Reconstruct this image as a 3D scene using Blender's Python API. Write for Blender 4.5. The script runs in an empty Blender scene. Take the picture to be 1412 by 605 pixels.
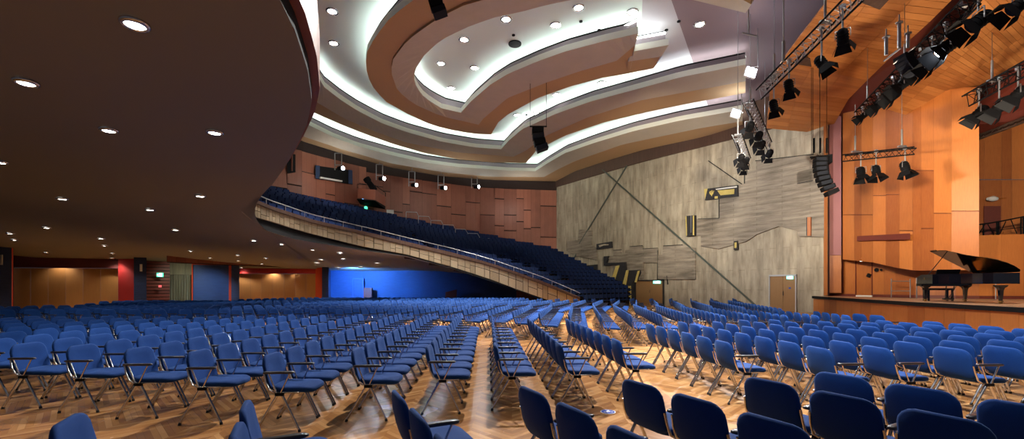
import bpy, math, random
from mathutils import Vector, Matrix
from mathutils.geometry import tessellate_polygon
random.seed(7)
S = bpy.context.scene
COL = S.collection

# ------------------------------------------------------------------ camera, world, exposure
F, HY, CX, EYE = 600.0, 394.0, 706.0, 1.58      # focal length in px of the 1412 px frame, horizon row, centre column, eye height
cam_data = bpy.data.cameras.new('camera')
cam = bpy.data.objects.new('camera', cam_data); COL.objects.link(cam)
cam_data.sensor_width = 36.0; cam_data.lens = 36.0*F/1412.0
cam_data.shift_y = (HY-302.5)/1412.0
cam_data.clip_end = 200; cam_data.clip_start = 0.05
cam.location = (0, 0, EYE); cam.rotation_euler = (math.pi/2, 0, 0)
S.camera = cam
world = bpy.data.worlds.new('world'); S.world = world; world.use_nodes = True
world.node_tree.nodes['Background'].inputs[0].default_value = (0.75, 0.82, 1.0, 1)
world.node_tree.nodes['Background'].inputs[1].default_value = WORLD_E = 0.07
S.view_settings.view_transform = 'Standard'; S.view_settings.look = 'None'
S.view_settings.gamma = 1; S.view_settings.use_curve_mapping = False
S.view_settings.exposure = 0.38
S.cycles.use_denoising = True
S.cycles.max_bounces = 6; S.cycles.diffuse_bounces = 4; S.cycles.glossy_bounces = 3
S.cycles.sample_clamp_indirect = 4.0; S.cycles.caustics_reflective = False; S.cycles.caustics_refractive = False
S.cycles.use_light_tree = True

def px(x, y, d):
    "point of the hall seen at photo pixel x, y at depth d metres"
    return Vector(((x-CX)/F*d, d, EYE+(HY-y)*d/F))
def pz(x, y, z):
    "point of the hall at height z seen at photo pixel x, y"
    return px(x, y, (z-EYE)*F/(HY-y))

def light(name, kind, loc, energy, color=(1, 1, 1), target=None, size=0.1, angle=60, blend=0.5, parent=None):
    l = bpy.data.lights.new(name, kind); l.energy = energy; l.color = color
    if kind == 'SPOT':
        l.spot_size = math.radians(angle); l.spot_blend = blend; l.shadow_soft_size = size
    elif kind == 'POINT': l.shadow_soft_size = size
    elif kind == 'AREA': l.shape = 'DISK'; l.size = size
    o = bpy.data.objects.new(name, l); COL.objects.link(o); o.location = loc
    if target is not None:
        o.rotation_euler = (Vector(target)-Vector(loc)).to_track_quat('-Z', 'Y').to_euler()
    if parent is not None:
        o.parent = parent; o.matrix_parent_inverse = parent.matrix_world.inverted() if False else Matrix.Translation(-parent.location)
    return o

# strengths of the lamp families
E_SOFFIT, E_HALL, E_COVE = 48, 2500, 19
E_WALL, E_STAGE, E_BLUE, E_AMBER, E_WOOD = 11000, 2500, 2600, 75, 560

# ------------------------------------------------------------------ materials
MATS = {}
def mat(name, color, rough=0.6, metal=0.0, emit=0.0, ecol=None, build=None, coat=0.0, spec=0.5):
    m = bpy.data.materials.new(name); m.use_nodes = True
    nt = m.node_tree; b = nt.nodes['Principled BSDF']
    b.inputs['Base Color'].default_value = (*color, 1)
    b.inputs['Roughness'].default_value = rough; b.inputs['Metallic'].default_value = metal
    b.inputs['Specular IOR Level'].default_value = spec
    if coat: b.inputs['Coat Weight'].default_value = coat; b.inputs['Coat Roughness'].default_value = 0.08
    if emit:
        b.inputs['Emission Color'].default_value = (*(ecol or color), 1); b.inputs['Emission Strength'].default_value = emit
    if build: build(nt, b)
    MATS[name] = m
    return m
def N(nt, t, **kw):
    n = nt.nodes.new(t)
    for k, v in kw.items(): setattr(n, k, v)
    return n
def mth(nt, op, a, b=None, c=None):
    n = nt.nodes.new('ShaderNodeMath'); n.operation = op
    for i, v in enumerate((a, b, c)):
        if v is None: continue
        if isinstance(v, (int, float)): n.inputs[i].default_value = v
        else: nt.links.new(v, n.inputs[i])
    return n.outputs[0]
def mixc(nt, fac, a, b, mode='MIX'):
    n = nt.nodes.new('ShaderNodeMix'); n.data_type = 'RGBA'; n.blend_type = mode
    for i, v in ((0, fac), (6, a), (7, b)):
        if isinstance(v, (int, float)): n.inputs[i].default_value = v
        elif isinstance(v, tuple): n.inputs[i].default_value = (*v, 1) if len(v) == 3 else v
        else: nt.links.new(v, n.inputs[i])
    return n.outputs[2]
def noise(nt, vec, scale, detail=4, rough=0.6):
    n = N(nt, 'ShaderNodeTexNoise'); n.inputs['Scale'].default_value = scale
    n.inputs['Detail'].default_value = detail; n.inputs['Roughness'].default_value = rough
    if vec is not None: nt.links.new(vec, n.inputs['Vector'])
    return n.outputs[0]
def mapped(nt, scale, coord='Object'):
    c = N(nt, 'ShaderNodeTexCoord'); m = N(nt, 'ShaderNodeMapping')
    m.inputs['Scale'].default_value = scale
    nt.links.new(c.outputs[coord], m.inputs[0]); return m.outputs[0]
def ramp(nt, fac, stops):
    r = N(nt, 'ShaderNodeValToRGB'); e = r.color_ramp.elements
    e[0].position, e[0].color = stops[0][0], (*stops[0][1], 1)
    e[1].position, e[1].color = stops[-1][0], (*stops[-1][1], 1)
    for p, c in stops[1:-1]:
        q = e.new(p); q.color = (*c, 1)
    nt.links.new(fac, r.inputs[0]); return r.outputs[0]
def bump(nt, b, h, strength=0.3, dist=0.02):
    n = N(nt, 'ShaderNodeBump'); n.inputs['Strength'].default_value = strength; n.inputs['Distance'].default_value = dist
    nt.links.new(h, n.inputs['Height']); nt.links.new(n.outputs[0], b.inputs['Normal'])

def parquet(nt, b):
    tc = N(nt, 'ShaderNodeTexCoord'); sp = N(nt, 'ShaderNodeSeparateXYZ')
    nt.links.new(tc.outputs['Object'], sp.inputs[0])
    W, PL = 0.9, 0.085
    u = mth(nt, 'DIVIDE', sp.outputs[0], W)
    cell = mth(nt, 'FLOOR', mth(nt, 'MULTIPLY', u, 2))
    tri = mth(nt, 'ABSOLUTE', mth(nt, 'SUBTRACT', mth(nt, 'FRACT', u), 0.5))
    t = mth(nt, 'DIVIDE', mth(nt, 'ADD', sp.outputs[1], mth(nt, 'MULTIPLY', tri, W)), PL)
    pid = mth(nt, 'FLOOR', t)
    cb = N(nt, 'ShaderNodeCombineXYZ'); nt.links.new(cell, cb.inputs[0]); nt.links.new(pid, cb.inputs[1])
    wn = N(nt, 'ShaderNodeTexWhiteNoise', noise_dimensions='2D'); nt.links.new(cb.outputs[0], wn.inputs[0])
    big = noise(nt, tc.outputs['Object'], 0.5, 3)
    grain = noise(nt, mapped(nt, (8, 8, 8)), 3, 4)
    f = mth(nt, 'ADD', mth(nt, 'MULTIPLY', wn.outputs[0], 0.55), mth(nt, 'ADD', mth(nt, 'MULTIPLY', big, 0.45), mth(nt, 'MULTIPLY', grain, 0.15)))
    col = ramp(nt, f, [(0.15, (0.26, 0.095, 0.026)), (0.55, (0.50, 0.225, 0.07)), (0.95, (0.74, 0.40, 0.16))])
    gap = mth(nt, 'LESS_THAN', mth(nt, 'FRACT', t), 0.05)
    nt.links.new(mixc(nt, mth(nt, 'MULTIPLY', gap, 0.5), col, (0.09, 0.04, 0.015)), b.inputs['Base Color'])
    nt.links.new(mth(nt, 'ADD', 0.17, mth(nt, 'MULTIPLY', big, 0.2)), b.inputs['Roughness'])
mat('parquet', (0.4, 0.2, 0.1), 0.3, build=parquet)

def fabric(c1, c2):
    def f(nt, b):
        n = noise(nt, mapped(nt, (1, 1, 1)), 260, 2)
        nt.links.new(mixc(nt, n, c1, c2), b.inputs['Base Color'])
        b.inputs['Sheen Weight'].default_value = 0.12; b.inputs['Sheen Roughness'].default_value = 0.4
        b.inputs['Sheen Tint'].default_value = (0.35, 0.6, 1, 1)
        bump(nt, b, n, 0.25, 0.004)
    return f
mat('blue_fabric', (0.01, 0.07, 0.3), 0.85, build=fabric((0.002, 0.025, 0.125), (0.004, 0.055, 0.26)), spec=0.25)
mat('navy_fabric', (0.01, 0.02, 0.1), 0.85, build=fabric((0.003, 0.010, 0.045), (0.008, 0.022, 0.095)), spec=0.2)
mat('chrome', (0.62, 0.60, 0.60), 0.22, 1.0)
mat('steel', (0.42, 0.42, 0.44), 0.38, 0.9)
mat('black_plastic', (0.012, 0.012, 0.014), 0.35)
mat('black_metal', (0.006, 0.006, 0.007), 0.6, 0.0, spec=0.06)
mat('speaker_cloth', (0.012, 0.014, 0.02), 0.7, spec=0.1)
mat('dark_arm', (0.016, 0.015, 0.02), 0.3, spec=0.7)
mat('soffit_paint', (0.2, 0.16, 0.14), 0.9, build=lambda nt, b: nt.links.new(mixc(nt, noise(nt, mapped(nt, (1, 1, 1)), 0.25, 2), (0.235, 0.225, 0.205), (0.26, 0.248, 0.225)), b.inputs['Base Color']), spec=0.1)
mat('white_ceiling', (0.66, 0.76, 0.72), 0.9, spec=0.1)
mat('lilac_dim_ceiling', (0.48, 0.47, 0.51), 0.9, spec=0.1)  # pale lilac paint, with some loss of light put into its colour
mat('mauve_dim_ceiling', (0.24, 0.18, 0.20), 0.9, spec=0.1)  # mauve paint, its colour also carrying the weaker light on this side
mat('lip_white', (0.80, 0.82, 0.74), 0.8, spec=0.1)
mat('riser_mauve', (0.30, 0.25, 0.28), 0.9, spec=0.1)
mat('cloud_bounce_greige', (0.36, 0.255, 0.19), 0.9, build=lambda nt, b: nt.links.new(mixc(nt, noise(nt, mapped(nt, (1, 1, 1)), 1.5, 5), (0.44, 0.41, 0.34), (0.54, 0.50, 0.42)), b.inputs['Base Color']), spec=0.1)  # inner facet: bounced light put into a paler colour than the tan
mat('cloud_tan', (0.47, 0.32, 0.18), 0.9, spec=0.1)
mat('dark_band', (0.035, 0.020, 0.018), 0.8, spec=0.2)
mat('near_black', (0.008, 0.008, 0.009), 0.8, spec=0.2)
mat('fascia_brown', (0.075, 0.042, 0.030), 0.8, spec=0.2, build=lambda nt, b: nt.links.new(mixc(nt, noise(nt, mapped(nt, (3, 3, 0.3)), 3, 4), (0.05, 0.028, 0.02), (0.12, 0.068, 0.05)), b.inputs['Base Color']))

def woodtone(dark, light, rough=0.4, grain=(14, 14, 1.2), seam=None):
    "panel tone comes from the mesh's 'tone' attribute (each veneer sheet has its own shade), grain from noise"
    def f(nt, b):
        at = N(nt, 'ShaderNodeAttribute', attribute_name='tone')
        g = noise(nt, mapped(nt, grain), 2.0, 5, 0.65)
        blot = noise(nt, mapped(nt, (1, 1, 1)), 1.4, 3)
        f_ = mth(nt, 'ADD', mth(nt, 'MULTIPLY', at.outputs['Fac'], 0.55), mth(nt, 'ADD', mth(nt, 'MULTIPLY', g, 0.5), mth(nt, 'MULTIPLY', blot, 0.25)))
        nt.links.new(mixc(nt, mth(nt, 'SUBTRACT', f_, 0.1), dark, light), b.inputs['Base Color'])
        b.inputs['Roughness'].default_value = rough
    return f
mat('stage_veneer', (0.5, 0.2, 0.06), 0.4, build=woodtone((0.22, 0.050, 0.010), (0.60, 0.210, 0.050)))
mat('canopy_veneer', (0.5, 0.2, 0.06), 0.5, build=woodtone((0.30, 0.095, 0.020), (0.60, 0.25, 0.07), 0.55, (1.2, 6, 6)))
mat('walnut_panel', (0.3, 0.12, 0.08), 0.5, build=woodtone((0.12, 0.030, 0.017), (0.36, 0.120, 0.070), 0.5, (22, 22, 0.6)))
mat('dark_red_wood', (0.14, 0.02, 0.012), 0.5, build=woodtone((0.075, 0.012, 0.008), (0.19, 0.035, 0.02), 0.5, (6, 6, 6)))
mat('amber_panel', (0.4, 0.2, 0.07), 0.5, build=woodtone((0.28, 0.12, 0.03), (0.46, 0.22, 0.07), 0.5, (9, 9, 0.8)))
mat('stage_floor_wood', (0.45, 0.25, 0.14), 0.4, build=woodtone((0.36, 0.18, 0.09), (0.58, 0.36, 0.22), 0.35, (1, 12, 12)))
mat('red_paint', (0.35, 0.012, 0.010), 0.7)
mat('red_orange_paint', (0.55, 0.06, 0.02), 0.7)
mat('dark_red_paint', (0.075, 0.010, 0.008), 0.7)
def blue_plaster(nt, b):
    n = noise(nt, mapped(nt, (1, 1, 5)), 2.2, 6, 0.7); n2 = noise(nt, mapped(nt, (1, 1, 1)), 0.35, 3)
    nt.links.new(mixc(nt, mth(nt, 'MULTIPLY', mth(nt, 'ADD', n, n2), 0.5), (0.002, 0.010, 0.05), (0.02, 0.085, 0.28)), b.inputs['Base Color'])
    bump(nt, b, n, 0.4, 0.03)
mat('blue_plaster', (0.01, 0.05, 0.2), 0.6, build=blue_plaster)
mat('navy_plaster', (0.01, 0.03, 0.1), 0.6, build=lambda nt, b: nt.links.new(mixc(nt, noise(nt, mapped(nt, (1, 1, 6)), 2.5, 6), (0.005, 0.012, 0.04), (0.02, 0.05, 0.15)), b.inputs['Base Color']))
def concrete(sx, sz, ca, cb):
    def f(nt, b):
        tc = N(nt, 'ShaderNodeTexCoord'); sp = N(nt, 'ShaderNodeSeparateXYZ'); nt.links.new(tc.outputs['Object'], sp.inputs[0])
        # along-wall coordinate and height
        al = mth(nt, 'SUBTRACT', mth(nt, 'MULTIPLY', sp.outputs[1], 0.85), mth(nt, 'MULTIPLY', sp.outputs[0], 0.527))
        cbx = N(nt, 'ShaderNodeCombineXYZ'); nt.links.new(mth(nt, 'MULTIPLY', al, sx), cbx.inputs[0]); nt.links.new(mth(nt, 'MULTIPLY', sp.outputs[2], sz), cbx.inputs[1])
        st = noise(nt, cbx.outputs[0], 1.0, 5, 0.6)
        cb2 = N(nt, 'ShaderNodeCombineXYZ')
        wob = mth(nt, 'MULTIPLY', noise(nt, tc.outputs['Object'], 0.8, 2), 0.05)
        if sx > sz: nt.links.new(mth(nt, 'MULTIPLY', sp.outputs[2], 0.19), cb2.inputs[0]); nt.links.new(mth(nt, 'ADD', mth(nt, 'MULTIPLY', al, 0.62), wob), cb2.inputs[1])
        else: nt.links.new(mth(nt, 'MULTIPLY', al, 0.16), cb2.inputs[0]); nt.links.new(mth(nt, 'ADD', mth(nt, 'MULTIPLY', sp.outputs[2], 1.5), wob), cb2.inputs[1])
        br = N(nt, 'ShaderNodeTexBrick'); nt.links.new(cb2.outputs[0], br.inputs['Vector']); br.inputs['Scale'].default_value = 1.0
        br.inputs['Color1'].default_value = (0.70, 0.70, 0.72, 1); br.inputs['Color2'].default_value = (1, 1, 1, 1); br.inputs['Mortar'].default_value = (0.55, 0.54, 0.52, 1)
        br.inputs['Mortar Size'].default_value = 0.006; br.inputs['Mortar Smooth'].default_value = 0.6
        blot = noise(nt, tc.outputs['Object'], 0.28, 5, 0.6)
        f_ = mth(nt, 'ADD', mth(nt, 'MULTIPLY', st, 0.62), mth(nt, 'MULTIPLY', blot, 0.48))
        c = ramp(nt, f_, [(0.35, ca), (0.72, cb)])
        nt.links.new(mixc(nt, 0.55, c, br.outputs[0], 'MULTIPLY'), b.inputs['Base Color'])
        bump(nt, b, st, 0.5, 0.05)
    return f
mat('concrete_vertical', (0.3, 0.27, 0.22), 0.85, build=concrete(3.0, 0.5, (0.19, 0.155, 0.11), (0.56, 0.49, 0.37)), spec=0.2)
mat('concrete_boards', (0.25, 0.22, 0.18), 0.85, build=concrete(0.5, 5.5, (0.11, 0.09, 0.068), (0.43, 0.37, 0.29)), spec=0.2)
mat('parapet_stone', (0.5, 0.4, 0.27), 0.8, build=woodtone((0.17, 0.125, 0.07), (0.38, 0.30, 0.19), 0.8, (5, 5, 5)))
mat('art_black', (0.03, 0.03, 0.035), 0.6, build=lambda nt, b: nt.links.new(mixc(nt, noise(nt, mapped(nt, (2, 2, 2)), 1.5, 4), (0.008, 0.008, 0.011), (0.035, 0.033, 0.034)), b.inputs['Base Color']))
mat('art_yellow', (0.55, 0.42, 0.10), 0.6, build=lambda nt, b: nt.links.new(mixc(nt, noise(nt, mapped(nt, (2, 2, 2)), 2.5, 4), (0.45, 0.33, 0.05), (0.68, 0.55, 0.20)), b.inputs['Base Color']))
mat('groove', (0.03, 0.028, 0.025), 0.9)
mat('groove_green', (0.07, 0.085, 0.07), 0.8)
mat('door_brown', (0.24, 0.13, 0.055), 0.5, build=woodtone((0.20, 0.105, 0.04), (0.34, 0.19, 0.08), 0.5, (8, 8, 1)))
mat('grey_frame', (0.42, 0.43, 0.45), 0.5)
mat('mauve_pilaster', (0.33, 0.13, 0.13), 0.6)
mat('piano_black', (0.006, 0.006, 0.010), 0.06, coat=1.0)
mat('brass', (0.75, 0.52, 0.2), 0.25, 1.0)
mat('soundboard', (0.55, 0.32, 0.12), 0.4)
mat('ivory', (0.8, 0.78, 0.7), 0.3)
mat('curtain', (0.16, 0.17, 0.12), 0.9, build=lambda nt, b: nt.links.new(mixc(nt, noise(nt, mapped(nt, (3, 3, 0.2)), 3, 3), (0.05, 0.06, 0.05), (0.34, 0.33, 0.22)), b.inputs['Base Color']))
mat('exit_green', (0.05, 0.8, 0.45), 0.4, emit=1.2, ecol=(0.1, 0.95, 0.5))
mat('exit_cyan', (0.2, 0.9, 0.8), 0.4, emit=1.3, ecol=(0.25, 1.0, 0.8))
mat('exit_white', (0.9, 1, 0.95), 0.4, emit=3.5, ecol=(0.8, 1, 0.95))
mat('lamp_white', (1, 1, 1), 0.4, emit=14.0, ecol=(1.0, 0.98, 0.93))
mat('lamp_hot', (1, 1, 1), 0.4, emit=60.0, ecol=(0.82, 0.92, 1.0))
mat('lamp_warm', (1, 1, 1), 0.4, emit=12.0, ecol=(1.0, 0.9, 0.6))
mat('lamp_blue', (0.1, 0.4, 1), 0.4, emit=12.0, ecol=(0.1, 0.45, 1.0))
mat('cove_tube', (1, 1, 1), 0.4, emit=E_COVE, ecol=(0.93, 1.0, 0.96))
mat('white_card', (0.75, 0.75, 0.7), 0.6)
mat('sign_blue', (0.02, 0.06, 0.4), 0.5)
mat('sign_white', (0.85, 0.87, 0.9), 0.5)
mat('rubber', (0.015, 0.015, 0.015), 0.8)
mat('reflector', (0.7, 0.72, 0.75), 0.15, 1.0)
mat('sign_red', (0.7, 0.04, 0.04), 0.5, emit=0.6, ecol=(1, 0.2, 0.2))

# ------------------------------------------------------------------ mesh collecting
class MB:
    def __init__(s): s.v = []; s.f = []; s.tone = []; s.mi = []; s.smooth = []; s.cur = 0; s.mats = []
    def use(s, m):
        if m not in s.mats: s.mats.append(m)
        s.cur = s.mats.index(m); return s
    def add(s, vs, fs, tone=0.5, smooth=False):
        o = len(s.v); s.v.extend([tuple(p) for p in vs])
        for f in fs:
            s.f.append(tuple(i+o for i in f)); s.tone.append(tone); s.mi.append(s.cur); s.smooth.append(smooth)
        return s
    def quad(s, a, b, c, d, tone=0.5): return s.add([a, b, c, d], [(0, 1, 2, 3)], tone)
    def hexa(s, p, tone=0.5):   # 8 corners: bottom 4, top 4
        return s.add(p, [(3, 2, 1, 0), (4, 5, 6, 7), (0, 1, 5, 4), (1, 2, 6, 5), (2, 3, 7, 6), (3, 0, 4, 7)], tone)
    def box(s, c, size, M=None, tone=0.5):
        hx, hy, hz = size[0]/2, size[1]/2, size[2]/2
        p = [Vector((x*hx, y*hy, z*hz)) for z in (-1, 1) for x, y in ((-1, -1), (1, -1), (1, 1), (-1, 1))]
        if M is not None: p = [M @ q for q in p]
        c = Vector(c); return s.hexa([q+c for q in p], tone)
    def beam(s, a, b, w, h=None, up=Vector((0, 0, 1)), tone=0.5):
        a, b = Vector(a), Vector(b); h = h or w
        t = (b-a).normalized(); side = t.cross(up)
        if side.length < 1e-4: side = t.cross(Vector((1, 0, 0)))
        side.normalize(); u = side.cross(t)
        o = [(-1, -1), (1, -1), (1, 1), (-1, 1)]
        return s.hexa([q+side*i*w/2+u*j*h/2 for q in (a, b) for i, j in o], tone)
    def tube(s, pts, r, n=8, cap=True, tone=0.5):
        pts = [Vector(p) for p in pts]; vs = []; ref = None
        for i, p in enumerate(pts):
            t = (pts[min(i+1, len(pts)-1)]-pts[max(i-1, 0)]).normalized()
            if ref is None:
                ref = t.cross(Vector((0, 0, 1)))
                if ref.length < 1e-3: ref = t.cross(Vector((1, 0, 0)))
            ref = (ref-t*ref.dot(t)).normalized(); q = t.cross(ref)
            rr = r[i] if isinstance(r, (list, tuple)) else r
            vs += [p+(ref*math.cos(2*math.pi*k/n)+q*math.sin(2*math.pi*k/n))*rr for k in range(n)]
        fs = [(i*n+k, i*n+(k+1) % n, (i+1)*n+(k+1) % n, (i+1)*n+k) for i in range(len(pts)-1) for k in range(n)]
        s.add(vs, fs, tone, True)
        if cap: s.add(vs[:n], [tuple(range(n-1, -1, -1))], tone); s.add(vs[-n:], [tuple(range(n))], tone)
        return s
    def prism(s, poly, vec, tone=0.5):
        "closed planar polygon pushed along vec"
        poly = [Vector(p) for p in poly]; vec = Vector(vec); n = len(poly)
        tri = tessellate_polygon([poly])
        vs = poly+[p+vec for p in poly]
        fs = [tuple(t) for t in tri]+[tuple(i+n for i in reversed(t)) for t in tri]+[(i, (i+1) % n, (i+1) % n+n, i+n) for i in range(n)]
        return s.add(vs, fs, tone)
    def disc(s, c, nrm, r, h, n=20, r2=None, tone=0.5):
        c = Vector(c); nrm = Vector(nrm).normalized()
        return s.tube([c, c+nrm*h], [r, r if r2 is None else r2], n, True, tone)
    def grid(s, rows, tone=None, smooth=False):
        "rows: list of equal-length point lists"
        m = len(rows[0]); vs = [p for r in rows for p in r]
        o = len(s.v); s.v.extend([tuple(p) for p in vs])
        for i in range(len(rows)-1):
            for j in range(m-1):
                s.f.append((o+i*m+j, o+i*m+j+1, o+(i+1)*m+j+1, o+(i+1)*m+j))
                s.tone.append(tone(i, j) if tone else 0.5); s.mi.append(s.cur); s.smooth.append(smooth)
        return s
    def mesh(s, name, material=None):
        me = bpy.data.meshes.new(name); me.from_pydata(s.v, [], s.f)
        ms = s.mats or [material]
        for m in ms: me.materials.append(MATS[m] if isinstance(m, str) else m)
        me.polygons.foreach_set('material_index', s.mi); me.polygons.foreach_set('use_smooth', s.smooth)
        a = me.attributes.new('tone', 'FLOAT', 'FACE'); a.data.foreach_set('value', s.tone)
        me.update(); return me
    def build(s, name, material=None, parent=None):
        o = bpy.data.objects.new(name, s.mesh(name, material)); COL.objects.link(o)
        if parent is not None:
            o.parent = parent; o.location = (0, 0, 0)
            w = parent.location.copy(); q = parent.parent
            while q is not None: w += q.location; q = q.parent
            if parent.get('local_parts') is None:
                me = o.data
                me.transform(Matrix.Translation(-w))
        return o
def thing(name, label, cat, loc=(0, 0, 0), group=None, rz=0):
    o = bpy.data.objects.new(name, None); COL.objects.link(o); o.location = loc; o.rotation_euler = (0, 0, rz)
    o.empty_display_size = 0.2
    return tag(o, label, cat, group)
def tag(o, label, cat, group=None, kind=None):
    o['label'] = label; o['category'] = cat
    if group: o['group'] = group
    if kind: o['kind'] = kind
    return o
def struct(name, mb, material=None, parent=None):
    o = mb.build(name, material, parent)
    if parent is None: o['kind'] = 'structure'
    return o
def dup(root, loc, rz=0, label=None, group=None):
    r = root.copy(); COL.objects.link(r); r.location = loc; r.rotation_euler = (0, 0, rz)
    if label: r['label'] = label
    if group: r['group'] = group
    for ch in list(root.children):
        c = ch.copy(); COL.objects.link(c); c.parent = r
        for g in ch.children:
            d = g.copy(); COL.objects.link(d); d.parent = c
    return r
def interp(tab, x):
    "piecewise linear table of tuples keyed by the first value"
    if x <= tab[0][0]: return tab[0][1:]
    for a, b in zip(tab, tab[1:]):
        if x <= b[0]:
            t = (x-a[0])/(b[0]-a[0]); return tuple(p+(q-p)*t for p, q in zip(a[1:], b[1:]))
    return tab[-1][1:]
def resample(pts, n):
    pts = [Vector(p) for p in pts]; L = [0]
    for a, b in zip(pts, pts[1:]): L.append(L[-1]+(b-a).length)
    out = []
    for i in range(n):
        t = L[-1]*i/(n-1); k = 0
        while k < len(L)-2 and L[k+1] < t: k += 1
        f = 0 if L[k+1] == L[k] else (t-L[k])/(L[k+1]-L[k])
        out.append(pts[k].lerp(pts[k+1], min(1, f)))
    return out
ORD = ['', 'first', 'second', 'third', 'fourth', 'fifth', 'sixth', 'seventh', 'eighth', 'ninth', 'tenth', 'eleventh', 'twelfth', 'thirteenth', 'fourteenth', 'fifteenth', 'sixteenth', 'seventeenth', 'eighteenth', 'nineteenth', 'twentieth']
def ordn(n):
    if n < len(ORD): return ORD[n]
    return '%d%s' % (n, {1: 'st', 2: 'nd', 3: 'rd'}.get(n % 10, 'th') if n % 100 not in (11, 12, 13) else 'th')

# ------------------------------------------------------------------ floor and hall ceiling
m = MB(); m.quad((-36, -3, 0), (30, -3, 0), (30, 52, 0), (-36, 52, 0)); struct('floor', m, 'parquet')
CZ = 13.6
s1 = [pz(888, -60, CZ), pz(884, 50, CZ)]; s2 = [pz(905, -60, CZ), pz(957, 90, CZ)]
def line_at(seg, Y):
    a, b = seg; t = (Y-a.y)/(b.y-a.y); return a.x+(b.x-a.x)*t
def ceil_piece(x0f, x1f, material):
    m = MB(); ys = [2, 14, 18, 22, 30, 40, 54]
    m.grid([[Vector((x0f(y), y, CZ)), Vector((x1f(y), y, CZ))] for y in ys])
    return struct('ceiling', m, material)
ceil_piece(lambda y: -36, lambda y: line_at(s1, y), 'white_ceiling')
ceil_piece(lambda y: line_at(s1, y), lambda y: max(line_at(s2, y), line_at(s1, y)), 'lilac_dim_ceiling')
ceil_piece(lambda y: max(line_at(s2, y), line_at(s1, y)), lambda y: 34, 'mauve_dim_ceiling')

# ------------------------------------------------------------------ concrete side wall
def CWY(x): return 33.52/((x-CX)/F+0.62)
CN = Vector((-1, -0.62, 0)).normalized()
def cw(x, y, off=0.0):
    p = px(x, y, CWY(x))
    return p+CN*off
zt = lambda x: interp([(767, 12.1), (884, 11.95), (960, 11.7), (1024, 11.55), (1142, 11.4)], x)[0]
m = MB()
xs = [767+(1142-767)*i/20 for i in range(21)]
def at_z(x, z, off=0): q = px(x, HY, CWY(x)); q.z = z; return q+CN*off
m.grid([[at_z(x, z) for x in xs] for z in (0, 3, 6, 9, 11.4)]+[[at_z(x, zt(x)) for x in xs]])
wall_right = struct('wall_right', m, 'concrete_vertical')
m = MB(); m.grid([[at_z(x, zt(x), 0.12) for x in xs], [at_z(x, CZ, 0.12) for x in xs]]); m.grid([[at_z(x, zt(x)) for x in xs], [at_z(x, zt(x), 0.12) for x in xs]])
struct('trim_1', m, 'fascia_brown')
def wall_slab(name, pts, material, off=0.05, parent=None, base=0.0):
    m = MB(); m.prism([cw(x, y, base) for x, y in pts], CN*off)
    return m.build(name, material, parent)
relief = [
 [(1141, 211), (1044, 223), (1044, 235), (1029, 237), (1029, 253), (993, 262), (993, 301), (962, 302), (962, 325), (968, 325), (968, 339), (992, 343), (1030, 333), (1045, 323), (1075, 312), (1100, 318), (1103, 326), (1141, 327)],
 [(839, 353), (847, 352.6), (847, 345), (857.7, 344.5), (858, 350), (863, 350), (863.5, 344.7), (870, 344), (870, 340.4), (887, 339), (888, 343), (908, 342), (908, 351), (914.7, 351), (915.7, 339.7), (941.5, 338), (960, 342), (960, 385), (921, 385), (908, 384), (908, 362), (888, 362), (888, 384), (866, 384), (848, 372)],
 [(783, 333), (783, 346), (792, 352), (824, 358), (824, 342), (817, 338), (817, 318), (800, 316), (798, 331)],
 [(1100, 238), (1122, 232), (1122, 252), (1101, 253.5)],
]
for k, pts in enumerate(relief):
    o = wall_slab('relief_panel', pts, 'concrete_boards', 0.13, wall_right)
for a, b, w, mt in [((832, 234), (1043, 421), 0.09, 'groove_green'), ((866, 228), (800, 336), 0.08, 'groove_green'), ((796, 350), (780, 376), 0.10, 'groove_green'),
                    ((978, 222), (1024, 254), 0.04, 'groove'), ((908, 345), (908, 386), 0.05, 'groove'), ((921, 380), (922, 392), 0.05, 'groove'),
                    ((1101, 253.5), (1123, 249), 0.04, 'groove'), ((1043, 222), (1123, 213), 0.04, 'groove'), ((916, 339), (942, 337.5), 0.05, 'groove'), ((870, 340), (887, 338.5), 0.05, 'groove'),
                    ((847, 345), (858, 344), 0.05, 'groove'), ((888, 343), (908, 342), 0.05, 'groove'), ((1028, 237), (1028, 253), 0.05, 'groove'), ((993, 273), (993, 301), 0.05, 'groove'), ((964, 302), (993, 301), 0.05, 'groove')]:
    m = MB(); m.beam(cw(*a, 0.1), cw(*b, 0.1), 0.1, w, up=Vector((0.01, 0, 1)))
    m.build('groove_line', mt, wall_right)

# wall art
def art(name, label, pieces, cat='wall art'):
    t = thing(name, label, cat, cw(*pieces[0][1][0], 0.06))
    for nm, pts, mt, b0, th in pieces: 
        mm = MB(); mm.prism([cw(x, y, b0) for x, y in pts], CN*th); mm.build(nm, mt, t)
    return t
art('wall_relief', 'black slanted wall panel with yellow inlay, high on the concrete wall', [
 ('panel', [(979, 260.5), (1020, 255.5), (1020.5, 271), (975, 276.5)], 'art_black', 0.05, 0.22),
 ('yellow_edge', [(974, 261), (978.5, 260.6), (975, 275)], 'art_yellow', 0.05, 0.2),
 ('yellow_inlay', [(992.5, 263.3), (1016, 261), (1015.5, 268), (997, 269.8)], 'art_yellow', 0.27, 0.03),
 ('pale_stripe', [(990, 261), (1019.5, 257), (1019.5, 259), (991, 262.3)], 'white_card', 0.27, 0.03),
 ('emblem', [(981.5, 266), (983, 263.5), (983.6, 263.6), (983.2, 267.3), (984.2, 267.2), (984.6, 262.8), (985.6, 262.7), (985.8, 266.8), (987.5, 263), (988, 264), (986.6, 268), (985.2, 269), (985, 270.8), (984.2, 270.8), (984.2, 269.2), (982.6, 268.6)], 'art_yellow', 0.27, 0.03),
 ('yellow_block', [(989, 271.2), (993, 270.8), (993, 274.2), (989, 274.6)], 'art_yellow', 0.27, 0.03)])
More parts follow.
